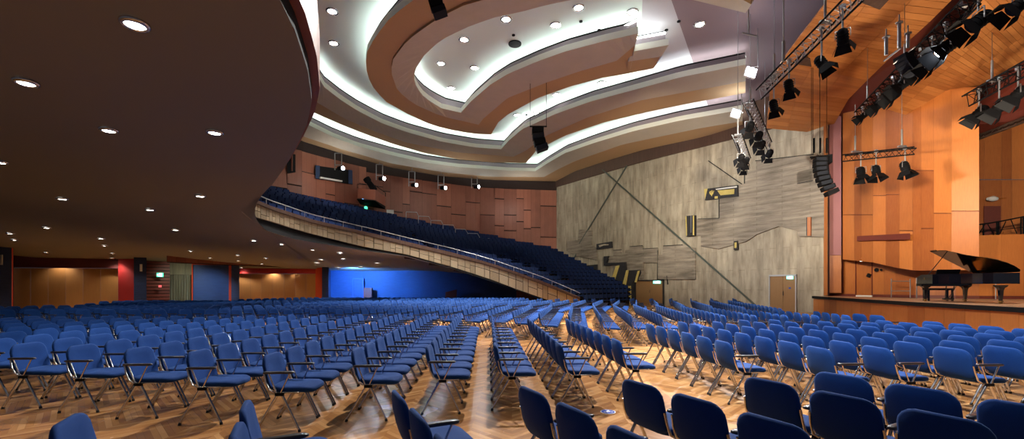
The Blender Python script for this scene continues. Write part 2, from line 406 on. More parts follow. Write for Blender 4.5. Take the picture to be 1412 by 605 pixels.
art('wall_relief', 'tall black wall panel with two yellow edges, above the diagonal groove', [
 ('panel', [(950, 298), (961, 297), (961, 325), (950.5, 326)], 'art_black', 0.05, 0.25),
 ('yellow_edge', [(949.2, 299), (950.2, 298.5), (951, 325), (950, 325)], 'art_yellow', 0.3, 0.04),
 ('yellow_edge', [(959.4, 298), (960.8, 297.5), (960.8, 324.5), (959.2, 324.5)], 'art_yellow', 0.3, 0.04),
 ('pale_strip', [(956, 298), (957.2, 298), (957.2, 321), (956, 321)], 'steel', 0.3, 0.03)])
art('wall_relief', 'small upright dark frame with yellow edge, right of the diagonal groove', [
 ('panel', [(1014, 332.5), (1019.5, 332), (1019.5, 344), (1014, 344.5)], 'art_black', 0.06, 0.15),
 ('inlay', [(1015.5, 334.5), (1018.3, 334.3), (1018.3, 341.5), (1015.5, 342)], 'art_yellow', 0.21, 0.02)])
art('wall_relief', 'narrow orange brown upright bar on concrete beside the stage pilaster', [
 ('bar', [(1116, 300), (1120.5, 299.5), (1120.5, 325), (1116, 325.5)], 'stage_veneer', 0.06, 0.2),
 ('dark_edge', [(1114.8, 300), (1116, 300), (1116, 325.5), (1114.8, 325)], 'art_black', 0.06, 0.2)])
art('wall_relief', 'dark grey rectangle with pale carving, upper of two left of black artwork', [
 ('panel', [(824.5, 336.5), (845, 333), (845.7, 341.5), (824.5, 344)], 'art_black', 0.04, 0.16),
 ('carving', [(828, 338), (836, 336.4), (842, 337), (841, 338), (834, 338.6), (829, 341)], 'concrete_vertical', 0.2, 0.03)])
art('wall_relief', 'plain dark grey rectangle, lower of two left of black artwork', [
 ('panel', [(806.5, 366), (824.5, 364.5), (824.5, 373), (806.5, 374.3)], 'art_black', 0.04, 0.14)])
art('wall_sculpture', 'large black and yellow slanted sculpture beside the double door', [
 ('body', [(858, 366), (866, 365), (866, 373), (885, 372), (886, 376), (880, 388), (876, 388), (874.5, 417), (862, 416), (846, 404), (850, 385)], 'art_black', 0.04, 0.3),
 ('zigzag_frame', [(836, 353.5), (842, 353), (838.5, 362.5), (865.5, 361.5), (866, 367), (858, 368), (857.5, 364.5), (836, 366)], 'art_black', 0.04, 0.28),
 ('yellow_strip', [(853.5, 367), (858.3, 366), (846.5, 402), (841, 404)], 'art_yellow', 0.3, 0.1),
 ('yellow_strip', [(868.5, 372.5), (871, 372.5), (863.5, 413), (858.5, 410)], 'art_yellow', 0.34, 0.1),
 ('yellow_strip', [(883.5, 374), (886.2, 372.8), (882, 389), (879.4, 389)], 'art_yellow', 0.34, 0.06),
 ('yellow_strip', [(871, 394), (874, 394), (874.5, 419), (870.5, 417)], 'art_yellow', 0.34, 0.08)])

# doors in the concrete wall
def cw_door(n, x0, x1, ytop, double, label_sign):
    base = cw(x0, ytop); zt_ = base.z
    m = MB()
    def P(x, z, off): q = cw(x, HY, off); q.z = z; return q
    fr = MB(); wfr = 1.4
    for a, b in ((x0-wfr, x0), (x1, x1+wfr)): fr.prism([P(a, 0, 0.02), P(b, 0, 0.02), P(b, zt_+0.08, 0.02), P(a, zt_+0.08, 0.02)], CN*0.12)
    fr.prism([P(x0-wfr, zt_, 0.02), P(x1+wfr, zt_, 0.02), P(x1+wfr, zt_+0.1, 0.02), P(x0-wfr, zt_+0.1, 0.02)], CN*0.12)
    f = struct('door_%d' % n, fr, 'grey_frame' if n == 2 else 'art_black')
    xm = (x0+x1)/2
    for a, b in ((x0, xm-0.15), (xm+0.15, x1)):
        lf = MB(); lf.prism([P(a, 0.01, 0.02), P(b, 0.01, 0.02), P(b, zt_-0.01, 0.02), P(a, zt_-0.01, 0.02)], CN*0.06)
        lf.build('door_leaf', 'door_brown', f)
    h = MB(); h.beam(P(xm+0.8, 1.0, 0.13), P(xm+0.8, 1.25, 0.13), 0.04); h.build('handle', 'chrome', f)
    return f
d1 = cw_door(1, 878, 915, 387.5, True, '')
d2 = cw_door(2, 1063, 1098, 381, True, '')
m = MB(); m.prism([cw(1088.5, 396, 0.09), cw(1091.5, 396, 0.09), cw(1091.5, 398, 0.09), cw(1088.5, 398, 0.09)], CN*0.01); m.build('door_plate', 'sign_blue', d2)
def exit_sign(pfun, x0, y0, x1, y1, label, face, off=0.15):
    c = pfun((x0+x1)/2, (y0+y1)/2, off)
    t = thing('exit_sign', label, 'sign', c)
    a, b, c_, d = pfun(x0, y1, off), pfun(x1, y1, off), pfun(x1, y0, off), pfun(x0, y0, off)
    n = (b-a).cross(d-a).normalized(); 
    if n.dot(Vector((0, 0, EYE))-a) < 0: n = -n
    m = MB(); m.prism([a, b, c_, d], -n*0.08); m.build('housing', face, t)
    # running figure with door and arrow
    def q(u, v): return a+(b-a)*u+(d-a)*v+n*0.006
    m = MB()
    for poly in ([(0.62, 0.1), (0.92, 0.1), (0.92, 0.9), (0.62, 0.9)], [(0.42, 0.72), (0.5, 0.72), (0.5, 0.88), (0.42, 0.88)],
                 [(0.38, 0.38), (0.50, 0.38), (0.52, 0.7), (0.40, 0.7)], [(0.28, 0.12), (0.34, 0.12), (0.46, 0.4), (0.40, 0.4)], [(0.50, 0.12), (0.56, 0.12), (0.50, 0.4), (0.44, 0.4)],
                 [(0.08, 0.5), (0.18, 0.32), (0.18, 0.45), (0.26, 0.45), (0.26, 0.55), (0.18, 0.55), (0.18, 0.68)]):
        m.prism([q(u, v) for u, v in poly], n*0.004)
    m.build('running_figure', 'exit_white', t)
    return t
exit_sign(cw, 902.5, 387, 912, 390.8, 'lit green exit sign on the lintel of double door beside black sculpture', 'exit_cyan', 0.16)
exit_sign(cw, 1086.5, 380.5, 1095, 384.8, 'lit green exit sign over the concrete wall door nearest the stage', 'exit_cyan', 0.16)

# ------------------------------------------------------------------ balcony rear wall (walnut panels)
WB = [(230, 26.5), (300, 29.5), (350, 31.5), (415, 34), (499, 38.5), (560, 41), (656, 44.7), (700, 45.6), (767.5, 46.4)]
def wb(x, y, off=0.0):
    d = interp(WB, x)[0]; p = px(x, y, d); h = Vector((p.x, p.y, 0)).normalized()
    return p-h*off
def wbz(x, z, off=0.0):
    p = wb(x, HY, off); p.z = z; return p
m = MB(); edges = [230]
rnd = random.Random(3)
while edges[-1] < 766:
    w = rnd.choice([10, 13, 17, 20]); edges.append(min(767.5, edges[-1]+w))
edges = [e for e in edges if not 764 < e < 767.5]
for a, b in zip(edges, edges[1:]):
    top = 12.15 if a < 499 else 11.75
    z = rnd.uniform(4.2, 6); zs_ = [3.0]
    while z < top-1: zs_.append(z); z += rnd.uniform(1.6, 3.6)
    zs_.append(top)
    off = 0.0
    for z0, z1 in zip(zs_, zs_[1:]):
        off = rnd.choice([0.0, 0.05, 0.11]); tone = rnd.random()
        n = max(1, int(round((b-a)/6)))
        for k in range(n):
            xa, xb = a+(b-a)*k/n, a+(b-a)*(k+1)/n
            tt = min(1, max(0, tone+rnd.uniform(-0.12, 0.12)))
            g = 0.22 if k == 0 else 0.07
            m.prism([wbz(xa+g, z0+0.05, off), wbz(xb, z0+0.05, off), wbz(xb, z1-0.04, off), wbz(xa+g, z1-0.04, off)], (wbz(xa, z0, off+0.05)-wbz(xa, z0, off)), tt)
wall_back = struct('wall_back', m, 'walnut_panel')
m = MB(); xs = [230+(767.5-230)*i/40 for i in range(41)]
m.grid([[wbz(x, 3.0, -0.05) for x in xs], [wbz(x, CZ, -0.05) for x in xs]])
m.grid([[wbz(x, 11.8 if x > 499 else 12.2, 0.02) for x in xs], [wbz(x, CZ, 0.02) for x in xs]])
struct('wall_back', m, 'dark_band')

# projection window in the walnut wall
t = thing('projection_window', 'wide dark projection booth window in the walnut balcony wall', 'window', wb(461, 242))
m = MB(); m.prism([wb(435, 229, 0.16), wb(486, 236, 0.16), wb(486.3, 255, 0.16), wb(435.3, 247, 0.16)], wb(461, 242, 0.22)-wb(461, 242, 0.16)); m.build('recess', 'near_black', t)
for a, b, mt in ((435, 441, 'navy_plaster'), (480.5, 486, 'navy_plaster')):
    ya, yb = 229+(a-435)*7/51, 229+(b-435)*7/51; y2 = 247+(a-435)*8/51; y3 = 247+(b-435)*8/51
    m = MB(); m.prism([wb(a, ya, 0.23), wb(b, yb, 0.23), wb(b, y3, 0.23), wb(a, y2, 0.23)], wb(a, 242, 0.33)-wb(a, 242, 0.23)); m.build('frame', mt, t)
m = MB(); m.beam(wb(440.5, 246.3, 0.4), wb(471, 251.4, 0.4), 0.25, 0.12); m.build('pale_sill', 'white_card', t)
t = thing('dark_window', 'small dark window at the left end of the walnut balcony wall', 'window', wb(401, 228))
m = MB(); m.prism([wb(396, 212, 0.16), wb(407.5, 214, 0.16), wb(407.5, 238, 0.16), wb(396, 240, 0.16)], wb(400, 225, 0.24)-wb(400, 225, 0.16)); m.build('recess', 'near_black', t)
m = MB(); m.beam(wb(402.5, 213, 0.3), wb(402.5, 237, 0.3), 0.08); m.build('mullion', 'walnut_panel', t)

# operator's box hanging off the walnut wall
c = wb(511, 268)
t = thing('operator_box', 'walnut box balcony jutting from the rear wall with follow spot', 'balcony', c)
def ob(x, y, d): return px(x, y, d)
m = MB(); A_, B_, C_ = ob(493, 259.5, 37.2), ob(517.5, 261.5, 36.2), ob(531.5, 271, 39.0)
dn = lambda p, h: Vector((p.x, p.y, p.z-h))
m.hexa([dn(A_, 0.85), dn(B_, 0.85), dn(C_, 0.85), dn(wb(497, 260), 0.85), A_, B_, C_, wb(497, 260)], 0.7); m.build('box', 'walnut_panel', t)
m = MB(); m.hexa([dn(A_, 0.93)+Vector((-.05, -.05, 0)), dn(B_, 0.93)+Vector((0, -.05, 0)), dn(C_, 1.15), dn(wb(497, 260), 1.4), dn(A_, 0.86), dn(B_, 0.86), dn(C_, 0.86), dn(wb(497, 260), 0.86)]); m.build('underside', 'near_black', t)
m = MB()
up = lambda p, h: Vector((p.x, p.y, p.z+h))
m.tube([A_, up(A_, 0.35), up(B_, 0.35), up(C_, 0.35), C_], 0.03, 6); m.tube([B_, up(B_, 0.35)], 0.03, 6); m.build('railing', 'black_metal', t)
m = MB(); a = px(505, 246, 37.5); b = px(516, 262, 37.5); m.tube([a, a.lerp(b, 0.25), a.lerp(b, 0.3), b], [0.3, 0.3, 0.22, 0.3], 12)
m.tube([px(511, 256, 37.6), px(512, 263, 37.6)], 0.05, 6); s_ = m.build('spotlight', 'black_metal'); tag(s_, 'big black follow spot standing in the walnut operator box', 'spotlight')
for i, (x, y, mt, lb) in enumerate([(500.5, 278, 'lamp_blue', 'small blue indicator lamp under the walnut operator box'), (504.5, 288, 'exit_green', 'small green exit lamp below the blue indicator lamp')]):
    m = MB(); m.disc(wb(x, y, 0.5), (0, -1, 0), 0.16, 0.06, 12); m.use(None) if False else None
    o = m.build('indicator_lamp', mt); tag(o, lb, 'lamp')
m = MB(); m.prism([wb(533, 289.5, 0.2), wb(543, 289.8, 0.2), wb(543, 297.5, 0.2), wb(533, 297, 0.2)], wb(538, 290, 0.25)-wb(538, 290, 0.2))
tag(m.build('notice_board', 'white_card'), 'pale rectangular notice panel on walnut wall right of operator box', 'panel')

# spotlights hung before the walnut wall
for i, (x, y) in enumerate([(473, 232), (529.5, 246), (574, 255), (614, 259), (660, 257.5)]):
    d = interp(WB, x)[0]-2.0
    c = px(x, y, d)
    t = thing('hanging_spotlight', 'lit black spotlight on a frame, %s from the left before the walnut wall' % ORD[i+1], 'spotlight', c, 'spotlights along the rear wall')
    m = MB(); a = c+Vector((-0.45, 0.25, 0.05)); b = c
    m.tube([a, a.lerp(b, 0.6), b], [0.17, 0.19, 0.21], 10); m.build('housing', 'black_metal', t)
    m = MB(); m.disc(c+Vector((0.01, -0.03, 0)), (0.85, -0.5, -0.1), 0.15, 0.03, 14); m.build('lens', 'lamp_hot', t)
    m = MB(); top = 12.4
    for dx in (-0.7, -0.15): m.beam(c+Vector((dx, 0.1, -0.1)), c+Vector((dx, 0.1, 1.25)), 0.06)
    for dz in (1.25, 0.3): m.beam(c+Vector((-0.7, 0.1, dz)), c+Vector((-0.15, 0.1, dz)), 0.06)
    m.beam(c+Vector((-0.42, 0.1, 1.25)), Vector((c.x-0.42, c.y+0.1, top)), 0.05)
    m.build('hanging_frame', 'steel', t)
    light('spot_lamp', 'SPOT', c+Vector((0.1, -0.15, 0)), E_WOOD*0.6, (0.8, 0.9, 1.0), c+Vector((8, -14, -9)), 0.15, 70, 0.8, t)

# ------------------------------------------------------------------ balcony
def soffit_z(Y): return 5.0-0.06*Y
def pso(x, y):
    d = 2052.0/(430.0-y); return px(x, y, d)
def so(X, Y): return Vector((X, Y, soffit_z(Y)))
# edge of the slab: near, overhead part then the visible parapet up to where it meets the floor
EDGE_NEAR = [so(-1.9, -3), so(-1.95, 2.5), pso(385, 0), pso(408, 45), pso(425, 100), pso(430, 140), pso(424, 170), pso(410, 200), pso(393, 230), pso(375, 255), pso(352, 275), pso(338, 287), pso(333, 291)]
PAR = [(333, 14.85, 279.5, 283.5, 288, 292.5), (340, 16.4, 274.5, 279, 293, 303), (354, 17.4, 276, 281, 300, 312), (376, 18.5, 285, 290, 306, 321), (404, 20, 294, 299, 315, 329), (432, 21.4, 303, 308, 323, 334),
       (488, 23.3, 316, 320, 337, 343), (511, 24.4, 321, 326, 342, 346.5), (560, 26.3, 333, 338, 350.5, 353), (622, 28, 347.5, 352.5, 367.6, 369.5), (664, 28.5, 359, 363, 381, 383), (681, 28.7, 364, 368, 386.7, 388.5),
       (713, 29, 375, 379, 399, 400), (747, 29, 387, 391.5, 411, 412), (775, 28.8, 399, 402.5, 420, 421), (800, 28.5, 410, 413.5, 426, 427)]
def par(x): return interp(PAR, x)
balcony = thing('balcony', 'curved concrete balcony that spirals down from the left to the hall floor', 'balcony', (-7, 24, 0))
# underside
WALLPTS = [(-32, -3), (-32, 5), (-32, 11), (-31.5, 17), (-31, 23), (-29.5, 29), (-26, 31.5), (-23, 33), (-20.5, 34), (-19, 35.5), (-16, 36.3), (-15, 36.8), (-11, 37), (-6.5, 37)]
near = resample(EDGE_NEAR, 40); far = resample([so(x, y) for x, y in WALLPTS[:11]], 40)
rows = [[a.lerp(b, k/8) for k in range(9)] for a, b in zip(near, far)]
e2 = resample([px(x, par(x)[4], par(x)[0]) for x in (333, 340, 347, 354, 365, 376, 390, 404, 432, 460, 488, 511, 535, 560, 590, 622, 645, 664, 681, 700, 713, 730, 747)], 50)
wtop = [(430, 371.5, 35.4), (453, 372.5, 36.8), (500, 373.5, 37.2), (560, 373, 37.3), (600, 373.5, 37.2), (640, 377, 37), (700, 388, 36.5), (745, 401, 36)]
f2 = resample([px(*p) for p in wtop], 50)
for a, b in zip(e2, f2): rows.append([a.lerp(b, k/8) for k in range(9)])
m = MB(); m.grid(rows); m.build('soffit', 'soffit_paint', balcony)
# parapet: dark lip, stone face, brown rail cap
PX = sorted(set([333+i*3 for i in range(0, 10)]+[365+i*8 for i in range(0, 55)]+[800])); PX = [x for x in PX if x <= 800]
def pp(x, k, off=0.0):
    r = par(x); p = px(x, r[k], r[0])
    if off:
        q0 = px(x-3, 0, par(max(333, x-3))[0]); q1 = px(x+3, 0, par(min(800, x+3))[0]); t_ = Vector((q1.x-q0.x, q1.y-q0.y, 0)).normalized()
        n = Vector((-t_.y, t_.x, 0)); 
        if n.x > 0 and x < 700: n = -n
        if x >= 700 and n.y < 0: n = -n
        p = p+n*off
    return p
m = MB(); m.grid([[pp(x, 4) for x in PX], [pp(x, 3, 0.1) for x in PX]]); m.build('lip', 'near_black', balcony)
rr = random.Random(5); cols = [rr.random() for _ in PX]
m = MB()
kx = 333.0
seg = [333.0]
while seg[-1] < 799: seg.append(min(800.0, seg[-1]+rr.choice([7, 10, 13])*(0.6 if seg[-1] < 450 else 1)))
for a, b in zip(seg, seg[1:]):
    cuts = [0, rr.choice([0.35, 0.5, 0.65, 1.0]), 1.0]
    for c0, c1 in zip(cuts, cuts[1:]):
        if c1 <= c0: continue
        g = (b-a)*0.04
        def q(x, c): return pp(x, 3).lerp(pp(x, 2), c)
        A, B, C, D = q(a+g, c0+0.02), q(b-g, c0+0.02), q(b-g, c1-0.02), q(a+g, c1-0.02)
        m.prism([A, B, C, D], pp((a+b)/2, 2, 0.12)-pp((a+b)/2, 2), rr.random())
m.build('stone_face', 'parapet_stone', balcony)
m = MB(); m.grid([[pp(x, 3, 0.06) for x in PX], [pp(x, 2, 0.06) for x in PX]]); m.build('joint', 'dark_band', balcony)
m = MB()
for k in range(1): m.grid([[pp(x, 2, -0.04) for x in PX], [pp(x, 1, -0.04) for x in PX], [pp(x, 1, 0.3) for x in PX], [pp(x, 2, 0.3) for x in PX]])
m.build('rail_cap', 'fascia_brown', balcony)
# near overhead stretch of the parapet
m = MB(); base = resample(EDGE_NEAR, 44)
m.grid([base, [up(p, 0.22) for p in base]]); m.build('lip', 'near_black', balcony)
m = MB(); wn_ = []
for i, p in enumerate(base):
    wn_.append(p)
nb = []
for i, p in enumerate(base):
    t_ = (base[min(i+1, 43)]-base[max(i-1, 0)]); n = Vector((t_.y, -t_.x, 0)).normalized(); nb.append(n)
m.grid([[up(p, 0.22)+n*0.12 for p, n in zip(base, nb)], [up(p, 1.05)+n*0.12 for p, n in zip(base, nb)]]); m.grid([[up(p, 0.22) for p in base], [up(p, 0.22)+n*0.12 for p, n in zip(base, nb)]])
m.grid([[up(p, 1.05)+n*0.12 for p, n in zip(base, nb)], [up(p, 1.05)-n*0.3 for p, n in zip(base, nb)]])
m.build('wood_face', 'walnut_panel', balcony)
# terraced floor of the balcony: rows are arcs round the stage, each step 0.34 m higher
BC, R0, DR, DZ = Vector((28.0, 12.0)), 28.8, 0.9, 0.342
def inside(X, Y, mg=0.45):
    if Y < 5: return False
    x = CX+F*X/Y
    if x < 322: return False
    if x <= 800 and Y < par(max(333, x))[0]+mg: return False
    if x < 767.5: return Y < interp(WB, x)[0]-0.35
    return Y < CWY(x)-0.5 and x < 868
brow = []
for k in range(27):
    r = R0+DR*k; th0 = None; th1 = None; a = 1.5
    while a < 3.1:
        X, Y = BC.x+r*math.cos(a), BC.y+r*math.sin(a)
        if inside(X, Y): th0 = a if th0 is None else th0; th1 = a
        a += 0.004
    if th0 is not None and (th1-th0)*r > 1.5: brow.append((k, r, th0, th1))
m = MB()
for k, r, a0, a1 in brow:
    z = 0.15+DZ*k; n = 48
    at = lambda rr, a, z_: Vector((BC.x+rr*math.cos(a), BC.y+rr*math.sin(a), z_))
    A = [a0+(a1-a0)*i/n for i in range(n+1)]
    for p, q in zip(A, A[1:]):
        if all(inside(at(rr, a, 0).x, at(rr, a, 0).y, 0.2) for a in (p, q) for rr in (r-0.28, r+DR-0.28)):
            m.grid([[at(r-0.28, a, max(0, z-DZ)) for a in (p, q)], [at(r-0.28, a, z) for a in (p, q)], [at(r+DR-0.28, a, z) for a in (p, q)]])
m.build('terrace', 'dark_band', balcony)
# handrail above the parapet
m = MB(); hp = [up(pp(x, 1, 0.12), 0.28) for x in PX]; m.tube(hp, 0.022, 6)
for x in range(345, 800, 26): m.tube([pp(x, 1, 0.12), up(pp(x, 1, 0.12), 0.28)], 0.018, 5)
m.build('handrail', 'steel', balcony)
# stair handrail along the rear wall
m = MB(); pts = []
for i in range(12):
    a = px(560+i*17, 292+i*5.9+(0 if i < 6 else (i-5)*1.2), 39.2+i*0.4); pts += [a, a+Vector((0.9, 0.25, 0.0))]
m.tube(pts, 0.03, 5)
for p in pts[::2]: m.tube([p, up(p, -0.9)], 0.025, 5)
tag(m.build('stair_handrail', 'steel'), 'pale stepped handrail climbing beside the walnut wall behind balcony seats', 'handrail')

# balcony seats
def make_bseat():
    m = MB(); m.use('navy_fabric')
    m.box((-0.05, 0, 0.62), (0.09, 0.46, 0.42), Matrix.Rotation(-0.16, 3, 'Y'))
    m.box((0.20, 0, 0.40), (0.40, 0.44, 0.09), Matrix.Rotation(-0.12, 3, 'Y'))
    m.use('black_metal'); m.box((0.08, 0.25, 0.42), (0.34, 0.03, 0.24)); m.box((0.05, 0.25, 0.15), (0.06, 0.03, 0.34)); m.box((0.10, 0.25, 0.56), (0.34, 0.05, 0.03))
    m.box((0.05, -0.24, 0.15), (0.05, 0.03, 0.34))
    return m
bseats = []
for k, r, a0, a1 in brow:
    n = int(((a1-a0)*r-0.5)/0.55)
    for j in range(n):
        a = a0+(0.45+0.55*j)/r
        X, Y = BC.x+r*math.cos(a), BC.y+r*math.sin(a)
        if n > 20 and abs(j-n*0.55) < 0.9: continue      # gangway
        if not inside(X, Y, 0.5): continue
        bseats.append(((X, Y, 0.15+DZ*k), a+math.pi, k+1, j+1))
bseats.sort(key=lambda b: b[0][0]**2+b[0][1]**2)
bm_ = make_bseat().mesh('balcony_seat')
for (loc, rz, row, j) in bseats[:300]:
    o = bpy.data.objects.new('auditorium_chair', bm_); COL.objects.link(o); o.location = loc; o.rotation_euler = (0, 0, rz)
    tag(o, 'navy balcony seat, %s from the walls in the %s row up from the floor' % (ordn(j), ordn(row)), 'seat', 'navy seats on the balcony')
rest = MB(); src = make_bseat(); rest.mats = list(src.mats)
for (loc, rz, row, j) in bseats[300:]:
    M = Matrix.Translation(loc) @ Matrix.Rotation(rz, 4, 'Z'); o = len(rest.v)
    rest.v.extend([tuple(M @ Vector(v)) for v in src.v]); rest.f.extend([tuple(i+o for i in f) for f in src.f])
    rest.tone += src.tone; rest.mi += src.mi; rest.smooth += src.smooth
tag(rest.build('balcony_seats_beyond'), 'remaining small navy seats higher and further up on the balcony', 'seats', kind='stuff')
print('balcony seats', len(bseats), 'rows', len(brow))

# ------------------------------------------------------------------ walls under the balcony
def ray_pt(x, d, z): q = px(x, HY, d); q.z = z; return q
def low_wall(name, x0, d0, x1, d1, z0, z1, material, n=1, tone=None, th=0.12):
    m = MB()
    for k in range(n):
        a, b = k/n, (k+1)/n
        A = ray_pt(x0+(x1-x0)*a, d0+(d1-d0)*a, 0); B = ray_pt(x0+(x1-x0)*b-(0.15 if n > 1 else 0), d0+(d1-d0)*b, 0)
        back = Vector((A.x, A.y, 0)).normalized()*th
        za = z1 if z1 is not None else soffit_z(A.y)+0.12; zb = z1 if z1 is not None else soffit_z(B.y)+0.12
        A0, B0 = A.copy(), B.copy(); A0.z = B0.z = z0; A1, B1 = A.copy(), B.copy(); A1.z, B1.z = za, zb
        m.prism([A0, B0, B1, A1], back, 0.5 if tone is None else tone(k))
    return struct(name, m, material)
low_wall('wall_left', -160, 13, -2, 22.8, 0, None, 'navy_plaster')
low_wall('wall_left', -2, 22.8, 16, 23.2, 0, None, 'navy_plaster')
low_wall('trim_2', 16, 23.2, 18, 23.3, 0, None, 'red_orange_paint')
low_wall('wall_left', 16, 23.6, 19, 27.2, 0, None, 'dark_red_paint')
rt = random.Random(9)
low_wall('wall_left', 18, 27.4, 163, 28.6, 0, 2.72, 'amber_panel', 6, lambda k: rt.random())
low_wall('wall_left', 18, 27.1, 163, 28.2, 2.72, None, 'dark_red_paint')
low_wall('wall_left', 163, 28.2, 184.5, 28.0, 0, None, 'red_paint')
low_wall('wall_left', 184.5, 27.2, 202, 27.4, 0, None, 'navy_plaster')
m = MB()
for k in range(14): 
    z = 0.2+k*0.22; A = ray_pt(202, 28.9, z); B = ray_pt(234, 29.6, z); m.prism([A, B, up(B, 0.17), up(A, 0.17)], Vector((A.x, A.y, 0)).normalized()*0.05, rt.random())
struct('wall_left', m, 'dark_red_wood'); low_wall('wall_left', 202, 29.1, 234, 29.8, 0, None, 'dark_band')
low_wall('wall_left', 232, 30.8, 266, 31.2, 0, None, 'near_black')
low_wall('trim_3', 264.2, 30.2, 266, 30.2, 0, None, 'red_orange_paint')
low_wall('wall_left', 266, 30.3, 316, 31.2, 0, None, 'blue_plaster')
low_wall('trim_4', 266, 30.1, 330, 31.0, 3.05, None, 'red_orange_paint', th=0.2)
low_wall('trim_5', 315.6, 30.8, 319, 30.9, 0, None, 'red_orange_paint')
low_wall('wall_left', 319, 30.8, 330, 31, 0, None, 'navy_plaster')
low_wall('wall_left', 330, 34.2, 407, 35.4, 0, 2.55, 'amber_panel', 5, lambda k: rt.random())
low_wall('wall_left', 407, 35.4, 437, 34.8, 0, 2.55, 'amber_panel', 2, lambda k: rt.random())
low_wall('wall_left', 330, 33.9, 437, 34.6, 2.55, None, 'red_paint')
low_wall('wall_left', 435, 34.5, 444, 34.3, 0, None, 'red_orange_paint')
low_wall('wall_left', 444, 34.0, 453, 34.1, 0, None, 'navy_plaster')
low_wall('wall_left', 453, 34.1, 456, 36.8, 0, None, 'navy_plaster')
m = MB(); bx = [(455, 37), (500, 37.3), (560, 37.4), (600, 37.3), (640, 37.1), (700, 36.6), (745, 36.1), (800, 35.6)]
m.grid([[ray_pt(x, d, 0) for x, d in bx], [ray_pt(x, d, interp([(640, 3.2), (700, 2.2), (745, 1.4), (800, 0.1)], x)[0]) for x, d in bx]]); struct('wall_left', m, 'blue_plaster')
# blue service door and small red openings in the blue wall
m = MB(); A, B = ray_pt(487, 37.0, 0), ray_pt(500, 37.05, 0); m.prism([A, B, up(B, 2.15), up(A, 2.15)], (0, -0.08, 0)); f = struct('door_3', m, 'blue_plaster')
m = MB(); m.beam(ray_pt(486.5, 36.9, 0), ray_pt(486.5, 36.9, 2.2), 0.08); m.beam(ray_pt(500.5, 36.9, 0), ray_pt(500.5, 36.9, 2.2), 0.08); m.beam(ray_pt(486.5, 36.9, 2.2), ray_pt(500.5, 36.9, 2.2), 0.08); m.build('door_frame', 'sign_blue', f)
m = MB(); A, B = ray_pt(503, 36.8, 0), ray_pt(514, 36.8, 0); m.prism([A, B, up(B, 1.42), up(A, 1.42)], (0, -0.3, 0)); tag(m.build('cabinet', 'dark_red_wood'), 'small dark red box beside the blue door under the balcony', 'cabinet')
m = MB(); A, B = ray_pt(615, 36.6, 0), ray_pt(630, 36.4, 0); m.prism([A, B, up(B, 1.28), up(A, 1.05)], (0, -0.3, 0)); tag(m.build('cabinet', 'dark_red_wood'), 'dark red slanted box against the middle of blue wall', 'cabinet')
m = MB()
for i in range(12):
    for j in range(4): 
        A = ray_pt(712+i*4.2, 33.5, 0.1+j*0.3)
        if 0.1+j*0.3 < 1.25-i*0.11: m.prism([A, A+Vector((0.2, 0, 0)), A+Vector((0.2, 0, 0.26)), A+Vector((0, 0, 0.26))], (0, -0.05, 0), rt.random())
m.prism([ray_pt(712, 33.6, 0), ray_pt(762, 33.6, 0), ray_pt(745, 33.6, 0.5), ray_pt(712, 33.6, 1.35)], (0, 0.04, 0), 0.1)
tag(m.build('lattice_screen', 'dark_red_wood'), 'dark red lattice screen where the balcony meets the floor', 'screen')
# curtain and exit signs at the left
m = MB(); xs = [233.5+i*0.75 for i in range(41)]
m.grid([[ray_pt(x, 30.5+0.12*math.sin(i*1.3), 0.02) for i, x in enumerate(xs)], [ray_pt(x, 30.5+0.09*math.sin(i*1.3), 2.35) for i, x in enumerate(xs)]], smooth=True)
tag(m.build('door_curtain', 'curtain'), 'long green grey curtain hanging in the doorway left of the blue wall', 'curtain')
m = MB(); A, B = ray_pt(232.5, 30.2, 2.36), ray_pt(264, 30.6, 2.36); m.prism([A, B, up(B, 0.85), up(A, 0.85)], (0.02, 0.1, 0)); tag(m.build('pelmet', 'curtain'), 'grey green pelmet above the doorway curtain', 'pelmet')
fl = lambda x, y, off=0: px(x, y, 28.6-off)
exit_sign(fl, 216, 376, 224, 381.5, 'bright green exit sign on the dark slatted wall under the balcony', 'exit_green', 0.0)
m = MB(); m.prism([px(218.5, 393, 28.7), px(222, 393, 28.7), px(222, 396, 28.7), px(218.5, 396, 28.7)], (0, 0.05, 0)); tag(m.build('alarm_button', 'sign_red'), 'small red call point below the green exit sign', 'alarm')
for x, y0, y1, d, lb in ((1.2, 351, 365, 22.6, 'pale beige plate on the navy pillar at the left edge'), (194, 364, 374, 27.0, 'pale beige plate on the second navy pillar')):
    m = MB(); m.prism([px(x-1.3, y1, d), px(x+1.3, y1, d), px(x+1.3, y0, d), px(x-1.3, y0, d)], (0, 0.05, 0)); tag(m.build('wall_plate', 'white_card'), lb, 'plate')
# low platform with a rail before the amber recess
m = MB(); A, B = px(18, 428, 17.5), px(110, 426.5, 20.5); m.beam(A, B, 0.5, 0.07)
for t_ in (0.05, 0.35, 0.65, 0.95):
    p = A.lerp(B, t_); m.beam(p, Vector((p.x, p.y, 0)), 0.05)
tag(m.build('long_table', 'navy_plaster'), 'long dark blue table top among the chairs before the amber wall', 'table')

